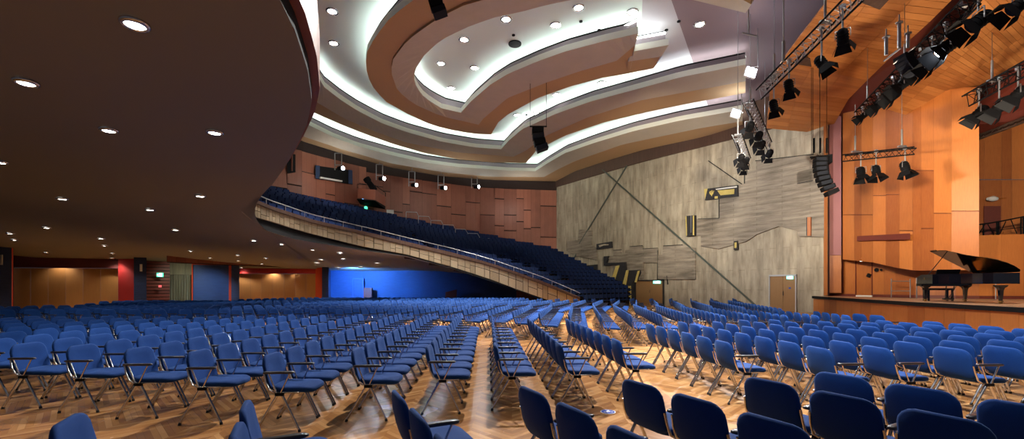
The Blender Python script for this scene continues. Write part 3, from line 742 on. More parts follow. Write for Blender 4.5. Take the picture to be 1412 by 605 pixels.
# ------------------------------------------------------------------ suspended ceiling clouds with cove light
ZN, ZS, ZF = 12.42, 12.22, 12.34
def cloud(label, segs, caps=(True, True)):
    "segs: list of (near/inner edge, step edge, far/outer edge) in photo pixels; each is lofted"
    c0 = pz(*segs[0][1][len(segs[0][1])//2], ZS); t = thing('ceiling_cloud', label, 'ceiling panel', c0)
    NN = 36
    nearL, stepL, farL = [], [], []
    for (a, b, c) in segs:
        ra = resample([pz(x, y, ZN) for x, y in a], NN); rb = resample([pz(x, y, ZS) for x, y in b], NN); rc = resample([pz(x, y, ZF) for x, y in c], NN)
        if nearL: ra, rb, rc = ra[1:], rb[1:], rc[1:]
        nearL += ra; stepL += rb; farL += rc
    st2 = [up(p, 0.10) for p in stepL]
    m = MB(); m.grid([nearL, stepL]); m.build('inner_facet', 'cloud_bounce_greige', t)
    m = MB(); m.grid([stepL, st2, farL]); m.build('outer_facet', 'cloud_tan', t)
    m = MB()
    LH = 0.30
    def inward(L, O, w):
        out = []
        for i, (p, o) in enumerate(zip(L, O)):
            d = Vector((o.x-p.x, o.y-p.y, 0)); out.append(p+d.normalized()*min(w, d.length*0.45))
        return out
    for L, O in ((nearL, stepL), (farL, stepL)):
        m.grid([L, [up(p, LH) for p in L]]); inn = inward(L, O, 0.4)
        m.grid([[up(p, LH) for p in L], [up(p, LH) for p in inn]])
    for i in (0, -1):
        m.quad(nearL[i], stepL[i], up(stepL[i], LH+.2), up(nearL[i], LH)); m.quad(stepL[i], farL[i], up(farL[i], LH), up(stepL[i], LH+.2))
    m.build('lip', 'lip_white', t)
    m = MB(); tb = MB()
    for k, (L, O) in enumerate(((nearL, stepL), (farL, stepL))):
        inn = inward(L, O, 0.4); inn2 = inward(L, O, 0.75)
        z0 = L[0].z+LH
        A = [Vector((p.x, p.y, z0)) for p in inn]; B = [Vector((p.x, p.y, z0+0.42)) for p in inn]
        m.grid([A, B])
        m.grid([A, [Vector((p.x, p.y, z0)) for p in inn2]])
        tb.tube([Vector((p.x, p.y, z0+0.40)) for p in inn2], 0.045, 5)
    m.build('riser', 'riser_mauve', t)
    m = MB()
    for L, O in ((nearL, stepL), (farL, stepL)):
        inn = inward(L, O, 0.4); z0 = L[0].z+LH+0.42; m.grid([[Vector((p.x, p.y, z0)) for p in inn], [Vector((p.x, p.y, z0+0.08)) for p in inn]])
    m.build('gap_shade_strip', 'near_black', t)  # black strip painted in as the shade of the slot above the riser
    tb.build('cove_lamp', 'cove_tube', t)
    m = MB(); m.grid([[up(p, .31) for p in inward(nearL, stepL, 0.75)], [up(p, .5) for p in stepL], [up(p, .31) for p in inward(farL, stepL, 0.75)]]); m.build('top', 'lip_white', t)
    return t
cloud('large horseshoe ceiling cloud at the top, brown with white lips', [
 ([(1028, 18), (957, 0), (900, -9), (840, -8), (787, 0), (753, 7), (720, 16), (678, 25), (643, 38), (608, 55), (585, 76), (572, 97), (571, 111), (575, 121), (585, 134), (608, 149), (635.5, 155.4)],
  [(1036, 6), (960, -35), (850, -45), (740, -20), (666, 0), (634, 9), (597, 30), (562, 55), (541, 83), (539, 99), (548, 125), (570, 143), (608, 160), (660, 172)],
  [(1044, -10), (960, -75), (850, -95), (720, -70), (640, -45), (570, 0), (539, 23), (516, 53), (506, 72), (504, 92), (511, 116), (530, 139), (562, 157), (597, 173), (631, 181), (661, 185), (677, 185.5)]),
 ([(635.5, 155.4), (650, 139), (677, 116), (700, 102), (740, 85), (779, 71), (832, 57), (880, 46)],
  [(660, 172), (666, 164), (700, 135), (753, 114), (800, 98), (850, 84), (876, 62)],
  [(677, 185.5), (687, 168.6), (700, 158), (720, 147), (742, 135), (787, 119), (832, 107), (868, 101)])])
cloud('short stepped end piece of the horseshoe ceiling cloud', [
 ([(871, 71.2), (922, 62)], [(866, 85), (912, 78)], [(866, 101), (901, 94.4)])])
cloud('middle curved ceiling cloud bending at a corner below the horseshoe', [
 ([(430, 96), (437, 102), (447, 120), (469, 137), (492, 152), (527, 170), (562, 182.5), (608, 195), (654, 203), (691, 205.6)],
  [(418, 125), (437, 141), (476, 164), (516, 181), (562, 197), (631, 210), (708, 216)],
  [(410, 140), (432, 154.7), (469, 171), (504, 184.8), (539, 197.5), (585, 211), (631, 219.5), (677, 223.7), (725, 225)]),
 ([(691, 205.6), (701, 194), (720, 178), (766, 157), (814, 140), (885, 121), (940, 106), (1028, 89)],
  [(708, 216), (726, 207), (753, 187), (810, 162), (885, 138), (1028, 112)],
  [(725, 225), (740, 207), (779, 187), (832, 169), (885, 156), (938, 145), (1028, 128)])])
cloud('outermost curved ceiling cloud nearest the walnut and concrete walls', [
 ([(400, 160), (427, 173), (458, 188), (492, 201), (539, 213.7), (585, 224), (631, 230), (700, 235), (738, 236)],
  [(390, 176), (421, 189), (469, 205), (539, 225), (608, 237), (677, 243.5), (750, 244)],
  [(385, 181), (421, 196), (469, 211), (539, 231), (608, 242.6), (677, 248), (766, 250)]),
 ([(738, 236), (753, 226), (779, 211), (819, 197), (872, 181), (938, 166), (1007, 154), (1024, 151)],
  [(750, 244), (770, 233), (793, 222), (859, 199), (964, 177), (1024, 167)],
  [(766, 250), (793, 236), (832, 223), (885, 207), (964, 190), (1024, 174)])])

# ------------------------------------------------------------------ downlights
def downlight_mesh(name_label, loc, r, tilt_lamp, E, group, hall=False):
    t = thing('ceiling_downlight', name_label, 'ceiling light', loc, group)
    return t
def add_downlights(pts, zfun, r, group, labelf, E, col, angle, skip=()):
    proto = None; items = sorted(pts, key=lambda p: p[0])
    for i, (x, y) in enumerate(items):
        loc = zfun(x, y)
        if proto is None:
            t = thing('ceiling_downlight', labelf(i, x, y), 'ceiling light', (0, 0, 0), group)
            m = MB(); n = 24
            ring = lambda rad, z: [Vector((rad*math.cos(2*math.pi*k/n), rad*math.sin(2*math.pi*k/n), z)) for k in range(n+1)]
            m.grid([ring(r, -0.002), ring(r*1.02, -0.02), ring(r*0.92, -0.045), ring(r*0.74, -0.05), ring(r*0.70, 0.0)], smooth=True); m.build('trim_ring', 'chrome', t)
            m = MB(); m.disc((0, 0, -0.04), (0, 0, 1), r*0.62, 0.03, 20); m.build('lens', 'lamp_white', t)
            proto = t; t.location = loc
        else: t = dup(proto, loc, 0, labelf(i, x, y))
        l = bpy.data.lights.get('downlight_'+group) or bpy.data.lights.new('downlight_'+group, 'SPOT')
        l.energy = E; l.color = col; l.spot_size = math.radians(angle); l.spot_blend = 0.7; l.shadow_soft_size = r*0.6
        lo = bpy.data.objects.new('downlight_lamp', l); COL.objects.link(lo); lo.parent = t; lo.location = (0, 0, -0.12 if r < 0.2 else -1.15)
SOFF = [(186, 31), (36, 112), (150, 178), (296, 181), (-1, 222), (86, 273), (276, 269), (207, 288), (242, 316), (64, 313), (14, 321), (20, 330), (139, 328), (144, 338), (155.5, 349), (155, 356), (64, 348), (82, 356),
        (263, 345.5), (290, 355.5), (328, 351.5), (329, 359.5), (366.6, 355.5), (361.7, 364), (333, 369), (377, 371), (410, 372), (431, 343.6), (443, 359), (437, 364), (469, 348.5), (473, 357), (467, 370), (520, 363.6), (497, 368.5), (350, 331), (388, 336)]
rowname = lambda y: 'nearest' if y < 120 else ('near' if y < 235 else ('middle' if y < 335 else 'far'))
add_downlights(SOFF, lambda x, y: pso(x, y), 0.15, 'downlights in the brown soffit',
               lambda i, x, y: 'round downlight in the brown soffit, %s part, %s from the left' % (rowname(y), ordn(i+1)), E_SOFFIT, (1.0, 0.93, 0.82), 130)
HALL = [(458, 15), (460, 59), (698, 26), (640, 54), (608, 87), (654, 93), (622, 121), (798, 10), (766, 34), (872, 16), (965, 33), (830, 114), (767, 130), (739, 155.6), (713, 158)]
add_downlights(HALL, lambda x, y: pz(x, y, CZ-0.01), 0.27, 'downlights in the white hall ceiling',
               lambda i, x, y: 'large round downlight in the white hall ceiling, %s from the left' % ordn(i+1), E_HALL, (1.0, 0.97, 0.92), 64)
m = MB(); c = pz(710, 60, CZ-0.02); m.disc(c, (0, 0, -1), 0.32, 0.05, 24); o = m.build('ceiling_speaker', 'black_metal'); tag(o, 'dark round grille in the white ceiling inside the horseshoe', 'speaker')
for i, (x, y) in enumerate([(826, 41), (919, 41), (936, 29), (708, 48), (801, 29), (726, 158)]):
    m = MB(); m.disc(pz(x, y, CZ-0.01), (0, 0, -1), 0.08, 0.04, 10); o = m.build('smoke_detector', 'black_metal')
    tag(o, 'small dark detector dot on the hall ceiling, %s of six' % ORD[i+1], 'detector', 'ceiling detectors')

# ------------------------------------------------------------------ stage platform
ST = 0.99
front = [(3.0, 15.8), (4, 14.2), (9, 13.7), (12.2, None), (13.6, None)]
FE = [Vector((18.05, 24.75, ST)), pz(1120, 408, ST), pz(1150, 410, ST), pz(1185, 412.2, ST), pz(1250, 416, ST), pz(1330, 420.2, ST), pz(1412, 424.4, ST), Vector((13.55, 9.0, ST)), Vector((13.6, 4.0, ST))]
stage = thing('stage', 'raised wooden concert stage with black edge and orange veneer front', 'stage', (15, 16, 0))
fr_ = resample(FE[1:], 120)
m = MB(); m.grid([[up(p, 0.004)+Vector((-0.02, 0, 0)) for p in fr_], [up(p, -0.13)+Vector((-0.02, 0, 0)) for p in fr_]]); m.grid([[up(p, 0.004)+Vector((-0.02, 0, 0)) for p in fr_], [up(p, 0.004)+Vector((0.13, 0.03, 0)) for p in fr_]]); m.build('black_edge', 'near_black', stage)
m = MB(); fp = resample(FE[1:], 26); rs = random.Random(2)
for a, b in zip(fp, fp[1:]):
    d_ = (b-a); A, B = a+d_*0.006+Vector((0.06, 0, 0)), b-d_*0.006+Vector((0.06, 0, 0)); A.z = B.z = ST-0.13
    m.prism([A, B, Vector((B.x, B.y, 0)), Vector((A.x, A.y, 0))], (0.05, 0, 0), rs.random())
m.build('front_panel', 'stage_veneer', stage)

# stage walls: lower recessed wall, upper overhanging veneer wall
LW = [(1130, 26.3), (1137, 25.6), (1165, 24.7), (1215, 22.8), (1257, 21.5), (1330, 20.1), (1412, 19.4), (1560, 17.5)]
lwp = lambda x, y, off=0.0: px(x, y, interp(LW, x)[0]-off)
def veneer(mb, xs, pf, bands, rnd, thick=0.06):
    for a, b in zip(xs, xs[1:]):
        for y0f, y1f in bands(a, b):
            A, B, C, D = pf(a+0.12, y1f(a)), pf(b, y1f(b)), pf(b, y0f(b)), pf(a+0.12, y0f(a))
            mb.prism([A, B, C, D], Vector((A.x, A.y, 0)).normalized()*thick, rnd.random())
def lz(x, z): p = lwp(x, HY); p.z = z; return p
m = MB(); m.prism(FE[1:]+[Vector((19.0, 4, ST))]+[lz(x, ST) for x in (1560, 1412, 1330, 1257, 1215, 1165, 1141)], (0, 0, -0.1)); m.build('deck', 'stage_floor_wood', stage)
m = MB(); xs = [1137, 1160, 1180, 1203, 1219, 1235, 1262, 1290, 1318, 1350, 1380, 1412, 1450, 1500, 1560]
for a, b in zip(xs, xs[1:]):
    if a == 1180: continue
    A, B = lz(a+0.12, ST), lz(b, ST); m.prism([A, B, up(B, 2.9), up(A, 2.9)], Vector((A.x, A.y, 0)).normalized()*0.08, rs.random())
struct('wall_stage', m, 'stage_veneer')
m = MB(); m.grid([[lz(x, ST-0.02)+Vector((0.14, 0.14, 0)) for x in xs], [lz(x, 11.5 if x < 1345 else 3.9)+Vector((0.14, 0.14, 0)) for x in xs]]); struct('wall_stage', m, 'dark_red_wood')
m = MB()
for a, b in zip(xs, xs[1:]):
    if a == 1180: continue
    A, B = lz(a, ST), lz(b, ST); n = Vector((A.x, A.y, 0)).normalized()*-0.03; m.prism([A, B, up(B, 0.14), up(A, 0.14)], n)
struct('baseboard_stage', m, 'dark_red_wood')
# stage door
A, B = lz(1181, ST), lz(1202, ST); m = MB(); m.prism([A, B, up(B, 1.98), up(A, 1.98)], Vector((A.x, A.y, 0)).normalized()*0.06, 0.3); dr = struct('door_4', m, 'stage_veneer')
m = MB()
for p, q in ((lz(1180.3, ST), up(lz(1180.3, ST), 2.03)), (lz(1202.8, ST), up(lz(1202.8, ST), 2.03)), (up(lz(1180.3, ST), 2.03), up(lz(1202.8, ST), 2.03))): m.beam(p, q, 0.05)
m.build('door_frame', 'dark_red_wood', dr)
A, B = up(lz(1181, ST), -0.03), up(lz(1203, ST), -0.03)
m = MB(); m.beam(up(A, .07)+Vector((-.1, -.1, 0)), up(B, .07)+Vector((-.1, -.1, 0)), 0.05, 0.09); m.build('threshold', 'white_card', dr)
c = lwp(1191, 358.5, 0.5); t = thing('exit_lamp', 'bright lit exit lamp above the stage door', 'sign', c)
m = MB(); m.box(c, (0.32, 0.12, 0.13)); m.build('lens', 'exit_white', t); m = MB(); m.box(c+Vector((0, 0.02, 0.09)), (0.38, 0.16, 0.05)); m.build('housing', 'white_card', t)
m = MB(); m.disc(lwp(1208.5, 372, 0.1), (-1, -1.2, 0), 0.1, 0.05, 16); m.disc(lwp(1215, 372, 0.1), (-1, -1.2, 0), 0.06, 0.05, 12); tag(m.build('wall_clock', 'black_metal'), 'small round black clock and knob right of the stage door', 'clock')
m = MB(); m.box(lwp(1198, 379.5, 0.15), (0.16, 0.1, 0.18), Matrix.Rotation(0.4, 3, 'Y')); tag(m.build('door_notice', 'near_black'), 'little dark tilted notice on the stage door', 'sign')
m = MB()
for a, b in (((1229, 384), (1229, 409)), ((1255, 384), (1255, 410)), ((1229, 387.5), (1255, 387.5)), ((1229, 401), (1255, 401)), ((1264, 383), (1264, 409)), ((1373, 388), (1373, 412))):
    d_ = 0.7; m.tube([lwp(*a, d_), lwp(*b, d_)] if a[0] != b[0] else [lwp(*a, d_), Vector((lwp(*a, d_).x, lwp(*a, d_).y, ST))], 0.02, 6)
tag(m.build('metal_rail', 'steel'), 'thin grey metal rails standing on stage behind the piano', 'rail')

UW = [(1162, 24.3), (1203, 22.4), (1257, 20.5), (1310, 19.0), (1350, 18.2)]
uwp = lambda x, y, off=0.0: px(x, y, interp(UW, x)[0]-off)
ybot = lambda x: interp([(1162, 357.5), (1203, 361.5), (1235, 369), (1262, 373), (1350, 372)], x)[0]
yt = lambda x: interp([(1162, 120), (1350, 120)], x)[0]
cols = [(1162, 1178, [296]), (1178, 1187.5, [296]), (1187.5, 1203.5, [296]), (1203.5, 1221.5, [269.5]), (1221.5, 1240, [268]), (1240, 1258.5, [318]), (1258.5, 1270, [235]), (1270, 1287.5, [235, 315]), (1287.5, 1312, [294]), (1312, 1350, [291])]
m = MB(); ru = random.Random(12)
slots = []
for x0, x1, cuts in cols:
    ys = [yt(x0)]+cuts; 
    tl = ru.random()
    for k in range(len(ys)):
        f0 = (lambda x, y=ys[k]: y+0.5) if k else yt
        f1 = (lambda x, y=ys[k+1]: y-0.5) if k+1 < len(ys) else ybot
        A, B, C, D = uwp(x0+0.15, f1(x0)), uwp(x1, f1(x1)), uwp(x1, f0(x1)), uwp(x0+0.15, f0(x0))
        m.prism([A, B, C, D], Vector((A.x, A.y, 0)).normalized()*0.06, min(1, max(0, tl+ru.uniform(-.5, .5))))
uw_ = struct('wall_stage', m, 'stage_veneer')
m = MB(); m.grid([[uwp(x, ybot(x), -0.08) for x in (1162, 1203, 1235, 1262, 1310, 1350)], [uwp(x, 80, -0.08) for x in (1162, 1203, 1235, 1262, 1310, 1350)]])
m.grid([[uwp(x, ybot(x), 0) for x in (1162, 1203, 1235, 1262, 1310, 1350)], [uwp(x, ybot(x), -0.8) for x in (1162, 1203, 1235, 1262, 1310, 1350)]])
a = uwp(1350, 372, 0.0); m.quad(a, px(1350, 372, 22), px(1350, 80, 22), uwp(1350, 80, 0)); m.build('backing', 'dark_red_wood', uw_)
m = MB(); m.prism([uwp(1181.5, 325.5, 0.22), uwp(1254.5, 321.5, 0.22), uwp(1254.5, 330, 0.22), uwp(1181.5, 332, 0.22)], (-0.01, -0.03, 0)); 
tag(m.build('ventilation_grille', 'dark_red_wood'), 'long dark ventilation slot in the orange stage wall', 'grille')
# pilaster between concrete and stage wall
def pil(x0, x1, y0, y1, mt, d=24.9, name='trim_6'):
    m = MB(); m.prism([px(x0, y1, d), px(x1, y1, d-.3), px(x1, y0, d-.3), px(x0, y0, d)], (0.1, 0.2, 0)); return struct(name, m, mt)
pil(1136.5, 1141, 150, 407, 'stage_veneer'); pil(1141, 1143.5, 150, 407, 'dark_red_wood', 25.1, 'trim_7'); pil(1143.5, 1160, 150, 351.5, 'mauve_pilaster', name='trim_8'); pil(1143.5, 1160, 352, 403.5, 'stage_veneer', name='trim_9'); pil(1160, 1163, 150, 404, 'dark_red_wood', 24.9, 'trim_10')

# right recess: rear wall, gallery
m = MB(); rw = random.Random(4)
xs = [1345, 1357, 1381, 1395, 1412, 1440, 1480, 1560]
rwp = lambda x, y, off=0.0: px(x, y, 22.6-(x-1345)*0.012-off)
for a, b in zip(xs, xs[1:]):
    for y0, y1 in ((60, 247), (248, 372)):
        A = rwp(a+.2, y1); m.prism([A, rwp(b, y1), rwp(b, y0), rwp(a+.2, y0)], (0.05, 0.06, 0), rw.random())
struct('wall_right_recess', m, 'stage_veneer')
m = MB(); m.prism([rwp(1357, 335, .05), rwp(1380, 335, .05), rwp(1380, 284, .05), rwp(1357, 284, .05)], (0.0, 0.03, 0)); struct('door_5', m, 'dark_red_wood')
g = thing('stage_gallery', 'wooden gallery with dark railing beside the stage, above the piano', 'gallery', px(1380, 350, 21))
gp = lambda x, y, off=0.0: px(x, y, 20.6-(x-1350)*0.012-off)
m = MB(); xs = [1350, 1362, 1378, 1395, 1412, 1440, 1480]
for a, b in zip(xs, xs[1:]):
    yy = lambda x: 334.5-(x-1350)*0.12
    A = gp(a+.15, 373); m.prism([A, gp(b, 373), gp(b, yy(b)), gp(a+.15, yy(a))], (0.05, 0.05, 0), rw.random())
m.build('front_panel', 'stage_veneer', g)
m = MB(); top = [gp(1350, 309.5), gp(1365, 307.5), gp(1385, 304), (gp(1412, 298.5)), gp(1480, 280)]; m.tube(top, 0.035, 6); m.tube([gp(1350, 333.5), gp(1412, 326.5), gp(1480, 318)], 0.025, 6)
m.tube([gp(1350, 320), gp(1412, 313)], 0.018, 5)
for x in (1356, 1374.5, 1377, 1408, 1411): m.tube([gp(x, 309-(x-1350)*0.17), gp(x, 334-(x-1350)*0.12)], 0.03, 6)
for a, b in (((1350, 322), (1358, 309)), ((1362, 309), (1373, 328)), ((1387, 305), (1379, 322)), ((1394, 303), (1402, 322))): m.tube([gp(*a), gp(*b)], 0.02, 5)
m.build('railing', 'black_metal', g)
m = MB()
for k in range(3): m.box(gp(1390+k*4, 327-k*2.5, -1.0-0.3*k), (1.6, 0.5, 0.14), tone=0.7)
m.build('step', 'stage_veneer', g)
c = rwp(1369, 274, .3); t = thing('wall_lamp', 'small white wall spotlight high in the right stage recess', 'lamp', c)
m = MB(); m.tube([c+Vector((-0.25, 0, 0)), c+Vector((0.0, 0, 0.01)), c+Vector((0.2, 0, 0))], [0.08, 0.14, 0.09], 12); m.build('housing', 'sign_white', t)
m = MB(); m.tube([c+Vector((0.2, 0, 0)), c+Vector((0.8, 0.1, 0.05))], 0.03, 6); m.build('arm', 'brass', t)

# ------------------------------------------------------------------ wooden canopy over the stage (accordion of veneer panels)
def canopy(label, strips, mt='canopy_veneer', extra=()):
    t = thing('stage_canopy', label, 'ceiling panel', pz(*strips[0][0][:2], strips[0][0][2]))
    rc = random.Random(len(label))
    m = MB()
    for st in strips:
        P = [pz(x, y, z) for x, y, z in st]
        nn = 9     # veneer sheets along the strip
        if len(P) == 4:
            for i in range(nn):
                for j in range(3):
                    q = lambda u, v: (P[0].lerp(P[1], u)).lerp(P[3].lerp(P[2], u), v)
                    u0, u1, v0, v1 = i/nn, (i+1)/nn-0.006, j/3, (j+1)/3-(0.012 if j == 2 else 0.003)
                    m.prism([q(u0, v0), q(u1, v0), q(u1, v1), q(u0, v1)][::-1], (0, 0, 0.05), 0.05+0.9*rc.random())
        else: m.prism(P, (0, 0, 0.05), 0.5)
    m.build('veneer_panels', mt, t)
    for poly, mt2, nm in extra:
        m = MB(); m.prism([pz(x, y, z) for x, y, z in poly], (0, 0, 0.03)); m.build(nm, mt2, t)
    return t
c1 = canopy('front orange veneer canopy panel over the stage beside the mauve ceiling', [
 [(1185, -70, 11.6), (1134, 10, 11.2), (1283, 31, 11.2), (1375, -60, 11.6)],
 [(1134, 10, 11.2), (1100, 54, 11.5), (1232, 77, 11.5), (1283, 31, 11.2)],
 [(1100, 54, 11.5), (1077, 86, 11.1), (1197, 111, 11.1), (1232, 77, 11.5)],
 [(1077, 86, 11.1), (1062, 122, 11.3), (1171, 137, 11.2), (1197, 111, 11.1)],
 [(1062, 122, 11.3), (1057, 177, 10.9), (1143, 185, 10.6), (1171, 137, 11.2)],
], extra=[([(1178, 0, 11.3), (1213, 13.5, 11.12), (1233, -8, 11.35), (1185, -20, 11.4)], 'fascia_brown', 'grille'), ([(1104, 79, 11.12), (1117, 81, 11.12), (1119, 92, 11.02), (1099, 89, 11.05)], 'fascia_brown', 'grille')])
c2 = canopy('second orange veneer canopy panel, behind the row of floodlights', [
 [(1214, 148, 10.0), (1250, 110, 10.3), (1333, 133, 10.1), (1280, 168, 9.5)],
 [(1250, 110, 10.3), (1300, 60, 10.0), (1372, 108, 9.9), (1333, 133, 10.1)],
 [(1300, 60, 10.0), (1350, 5, 10.4), (1425, 78, 10.2), (1372, 108, 9.9)],
 [(1350, 5, 10.4), (1420, -70, 10.4), (1500, 20, 10.4), (1425, 78, 10.2)],
])
# dark slot between the canopies and soffit beyond them
m = MB(); m.prism([pz(1140, 186, 10.9), pz(1170, 130, 11.6), pz(1250, 20, 11.9), pz(1340, -60, 12), pz(1440, -80, 12), pz(1330, 20, 11.4), pz(1214, 150, 10.7), pz(1190, 170, 10.7)], (0, 0, 0.05)); struct('trim_11', m, 'dark_red_wood')
t = thing('stage_canopy', 'dark red ceiling panel over the right stage recess', 'ceiling panel', pz(1340, 150, 9.8))
m = MB(); m.prism([pz(1279, 168, 9.7), pz(1345, 118, 10.6), pz(1425, 75, 10.9), pz(1520, 40, 10.9), pz(1500, 130, 9.2), pz(1412, 165, 8.9), pz(1345, 192, 8.8), pz(1310, 176, 9.4)], (0, 0, 0.05), 0.6); m.build('panel', 'dark_red_wood', t)
m = MB(); m.beam(pz(1341, 191, 8.75), pz(1420, 160, 8.75), 0.12); m.beam(pz(1338, 196, 8.45), pz(1420, 165, 8.45), 0.08)
for k in range(9): 
    a = pz(1341, 191, 8.75).lerp(pz(1420, 160, 8.75), k/9); b = pz(1338, 196, 8.45).lerp(pz(1420, 165, 8.45), (k+.5)/9); c = pz(1341, 191, 8.75).lerp(pz(1420, 160, 8.75), (k+1)/9); m.beam(a, b, 0.04); m.beam(b, c, 0.04)
m.build('edge_truss', 'fascia_brown', t)

# ------------------------------------------------------------------ trusses and stage lights
def truss(label, a, b, w=0.32, cables=(), n=None, top=11.5, lace='black_metal'):
    a, b = Vector(a), Vector(b); t = thing('lighting_truss', label, 'truss', a)
    m = MB(); d_ = (b-a); L = d_.length; tt = d_.normalized(); sd = tt.cross(Vector((0, 0, 1))).normalized(); uu = sd.cross(tt).normalized()
    ch = [sd*w/2+uu*w/3, -sd*w/2+uu*w/3, -uu*w/1.6]
    for c in ch: m.tube([a+c, b+c], 0.028, 6)
    m.build('chords', 'black_metal', t)
    m = MB(); n = n or int(L/0.4)
    for k in range(n):
        for i in range(3):
            p = a+d_*(k/n)+ch[i]; q = a+d_*((k+0.5)/n)+ch[(i+1) % 3]; r = a+d_*((k+1)/n)+ch[i]; m.tube([p, q, r], 0.013, 4, False)
    m.build('lacing', lace, t)
    if cables:
        m = MB()
        for f in cables:
            p = a.lerp(b, f); m.tube([up(p, 0.1), Vector((p.x, p.y, top))], 0.010, 5); m.tube([up(p, 0.2), up(p, 0.9)], 0.035, 6); m.box(up(p, 0.2), (0.3, 0.1, 0.06))
        m.build('hanger', 'steel', t)
    return t
def flood(label, c, aim, s=1.0, lit=False, kind='barn', group='stage floodlights', hang=0.5):
    "theatre lantern: round body, yoke and four barn doors"
    c = Vector(c); t = thing('stage_light', label, 'stage light', c, group)
    z = Vector(aim).normalized(); q = z.to_track_quat('Z', 'Y').to_matrix()
    W = lambda x, y, zz: c+q @ Vector((x*s, y*s, zz*s))
    m = MB(); m.tube([W(0, 0, -0.28), W(0, 0, -0.22), W(0, 0, 0.1), W(0, 0, 0.16)], [0.08*s, 0.15*s, 0.16*s, 0.18*s], 12)
    for k in range(3): m.tube([W(0, 0, -0.15+k*0.09), W(0, 0, -0.13+k*0.09)], 0.175*s, 12)
    m.build('body', 'black_metal', t)
    m = MB(); m.disc(W(0, 0, 0.155), z, 0.15*s, 0.01, 14); m.build('lens', 'lamp_hot' if lit else 'reflector', t)
    m = MB()
    for ang in range(4):
        R = Matrix.Rotation(ang*math.pi/2, 3, 'Z'); P = [R @ Vector(v) for v in ((-0.16, 0.17, 0.17), (0.16, 0.17, 0.17), (0.24, 0.30, 0.42), (-0.24, 0.30, 0.42))]
        m.prism([W(*p) for p in P], q @ Vector((0, 0, 0.012)))
    m.build('barn_doors', 'black_metal', t)
    m = MB(); m.tube([W(-0.2, 0, 0), W(-0.2, 0, 0)+Vector((0, 0, 0.26*s)), W(0.2, 0, 0)+Vector((0, 0, 0.26*s)), W(0.2, 0, 0)], 0.018*s, 5); m.tube([c+Vector((0, 0, 0.25*s)), c+Vector((0, 0, hang))], 0.025, 6); m.box(c+Vector((0, 0, hang)), (0.1, 0.1, 0.12))
    m.build('yoke', 'steel', t)
    return t
TZ = 8.7
def on_truss(a, b, x, y, s):
    "spot below the truss line a-b whose centre is seen at pixel column x"
    a, b = Vector(a), Vector(b); best = None
    for i in range(-20, 121):
        p = a.lerp(b, i/100); e = abs(CX+F*p.x/p.y-x)
        if best is None or e < best[0]: best = (e, p)
    p = best[1]; c_ = px(x, y, p.y)
    return c_, max(0.35, p.z-c_.z+0.12)
A1, B1 = pz(1050, 128, TZ), pz(1190, -12, TZ)
truss('long silver and black truss in front of the orange canopy', A1, B1, 0.36, (0.18, 0.72), top=13.2, lace='steel')
for i, (x, y) in enumerate([(1162, 52), (1133, 87), (1088, 119), (1067, 146)]):
    c_, h_ = on_truss(A1, B1, x, y, 1); flood('black barn door light on the long front truss, %s from the top' % ORD[i+1], c_, (0.5, 0.5, -0.8) if i != 1 else (0.35, -0.3, -0.85), 0.8, group='lights on the front truss', hang=h_)
A2, B2 = pz(1186, 158, 9.0), pz(1352, -8, 9.0)
truss('dark truss running through the slot between both canopy panels', A2, B2, 0.4, (0.1, 0.5, 0.9), top=11.8)
fl2 = [(1190, 160, 18.0, 1.0), (1211, 146, 16.6, 1.1), (1232, 132, 15.6, 1.2), (1243, 118, 14.8, 1.25), (1271, 97, 13.9, 1.15), (1286, 88, 13.2, 1.1), (1304, 66, 12.3, 1.5), (1349, 30, 11.0, 1.5), (1404, 8, 9.6, 1.2)]
for i, (x, y, d_, s) in enumerate(fl2):
    c_, h_ = on_truss(A2, B2, x, y, 1); flood('black floodlight under the slot truss, %s from the stage wall%s' % (ORD[i+1], ', glowing' if i == 6 else ''), c_, (-0.75, 0.25, -0.6), s*0.72, lit=(i == 6), group='floodlights in the canopy slot', hang=h_)
# curved box loudspeaker under the slot truss with its bar and three hangers
c = px(1246, 92, 14.0); t = thing('curved_loudspeaker', 'dark curved loudspeaker box among the canopy floodlights', 'loudspeaker', c)
m = MB()
arc = [Vector((-0.15+0.4*(1-math.cos(a)), 0, 0.35-0.65*a/1.6)) for a in [k*1.6/6 for k in range(7)]]
for k in range(6):
    a, b = arc[k], arc[k+1]; m.hexa([c+a+Vector((0, -.22, 0)), c+a+Vector((.3, -.2, .1)), c+a+Vector((.3, .2, .1)), c+a+Vector((0, .22, 0)), c+b+Vector((0, -.22, 0.01)), c+b+Vector((.28, -.2, .0)), c+b+Vector((.28, .2, .0)), c+b+Vector((0, .22, 0.01))])
m.build('cabinet', 'speaker_cloth', t)
m = MB(); m.tube([px(1219, 84, 14.2), px(1242, 66, 13.6)], 0.03, 6); m.tube([px(1232, 88, 14.2), px(1262, 64, 13.6)], 0.02, 6)
for x, y0, y1 in ((1222, 52, 76), (1240, 32, 66), (1252, 47, 66)): m.tube([px(x, y1, 13.8), px(x, y0, 13.8)], 0.05, 6); m.tube([px(x, y0, 13.8), px(x, y0-12, 13.8)], 0.02, 5); m.disc(px(x, y0, 13.8), (0, 0, 1), 0.1, 0.03, 10)
m.build('hanging_bar', 'steel', t)
A3, B3 = pz(1031, 143, 9.2), pz(1058, 200, 9.2); A4, B4 = pz(1016, 189, 7.6), pz(1029, 222, 7.6)
truss('short truss hanging end on before the ceiling clouds, upper', A3, B3, 0.42, (0.1, 0.85), top=13.3, lace='steel')
truss('shorter truss hanging end on before the concrete wall, lower', A4, B4, 0.36, (0.1,), top=13.3, lace='steel')
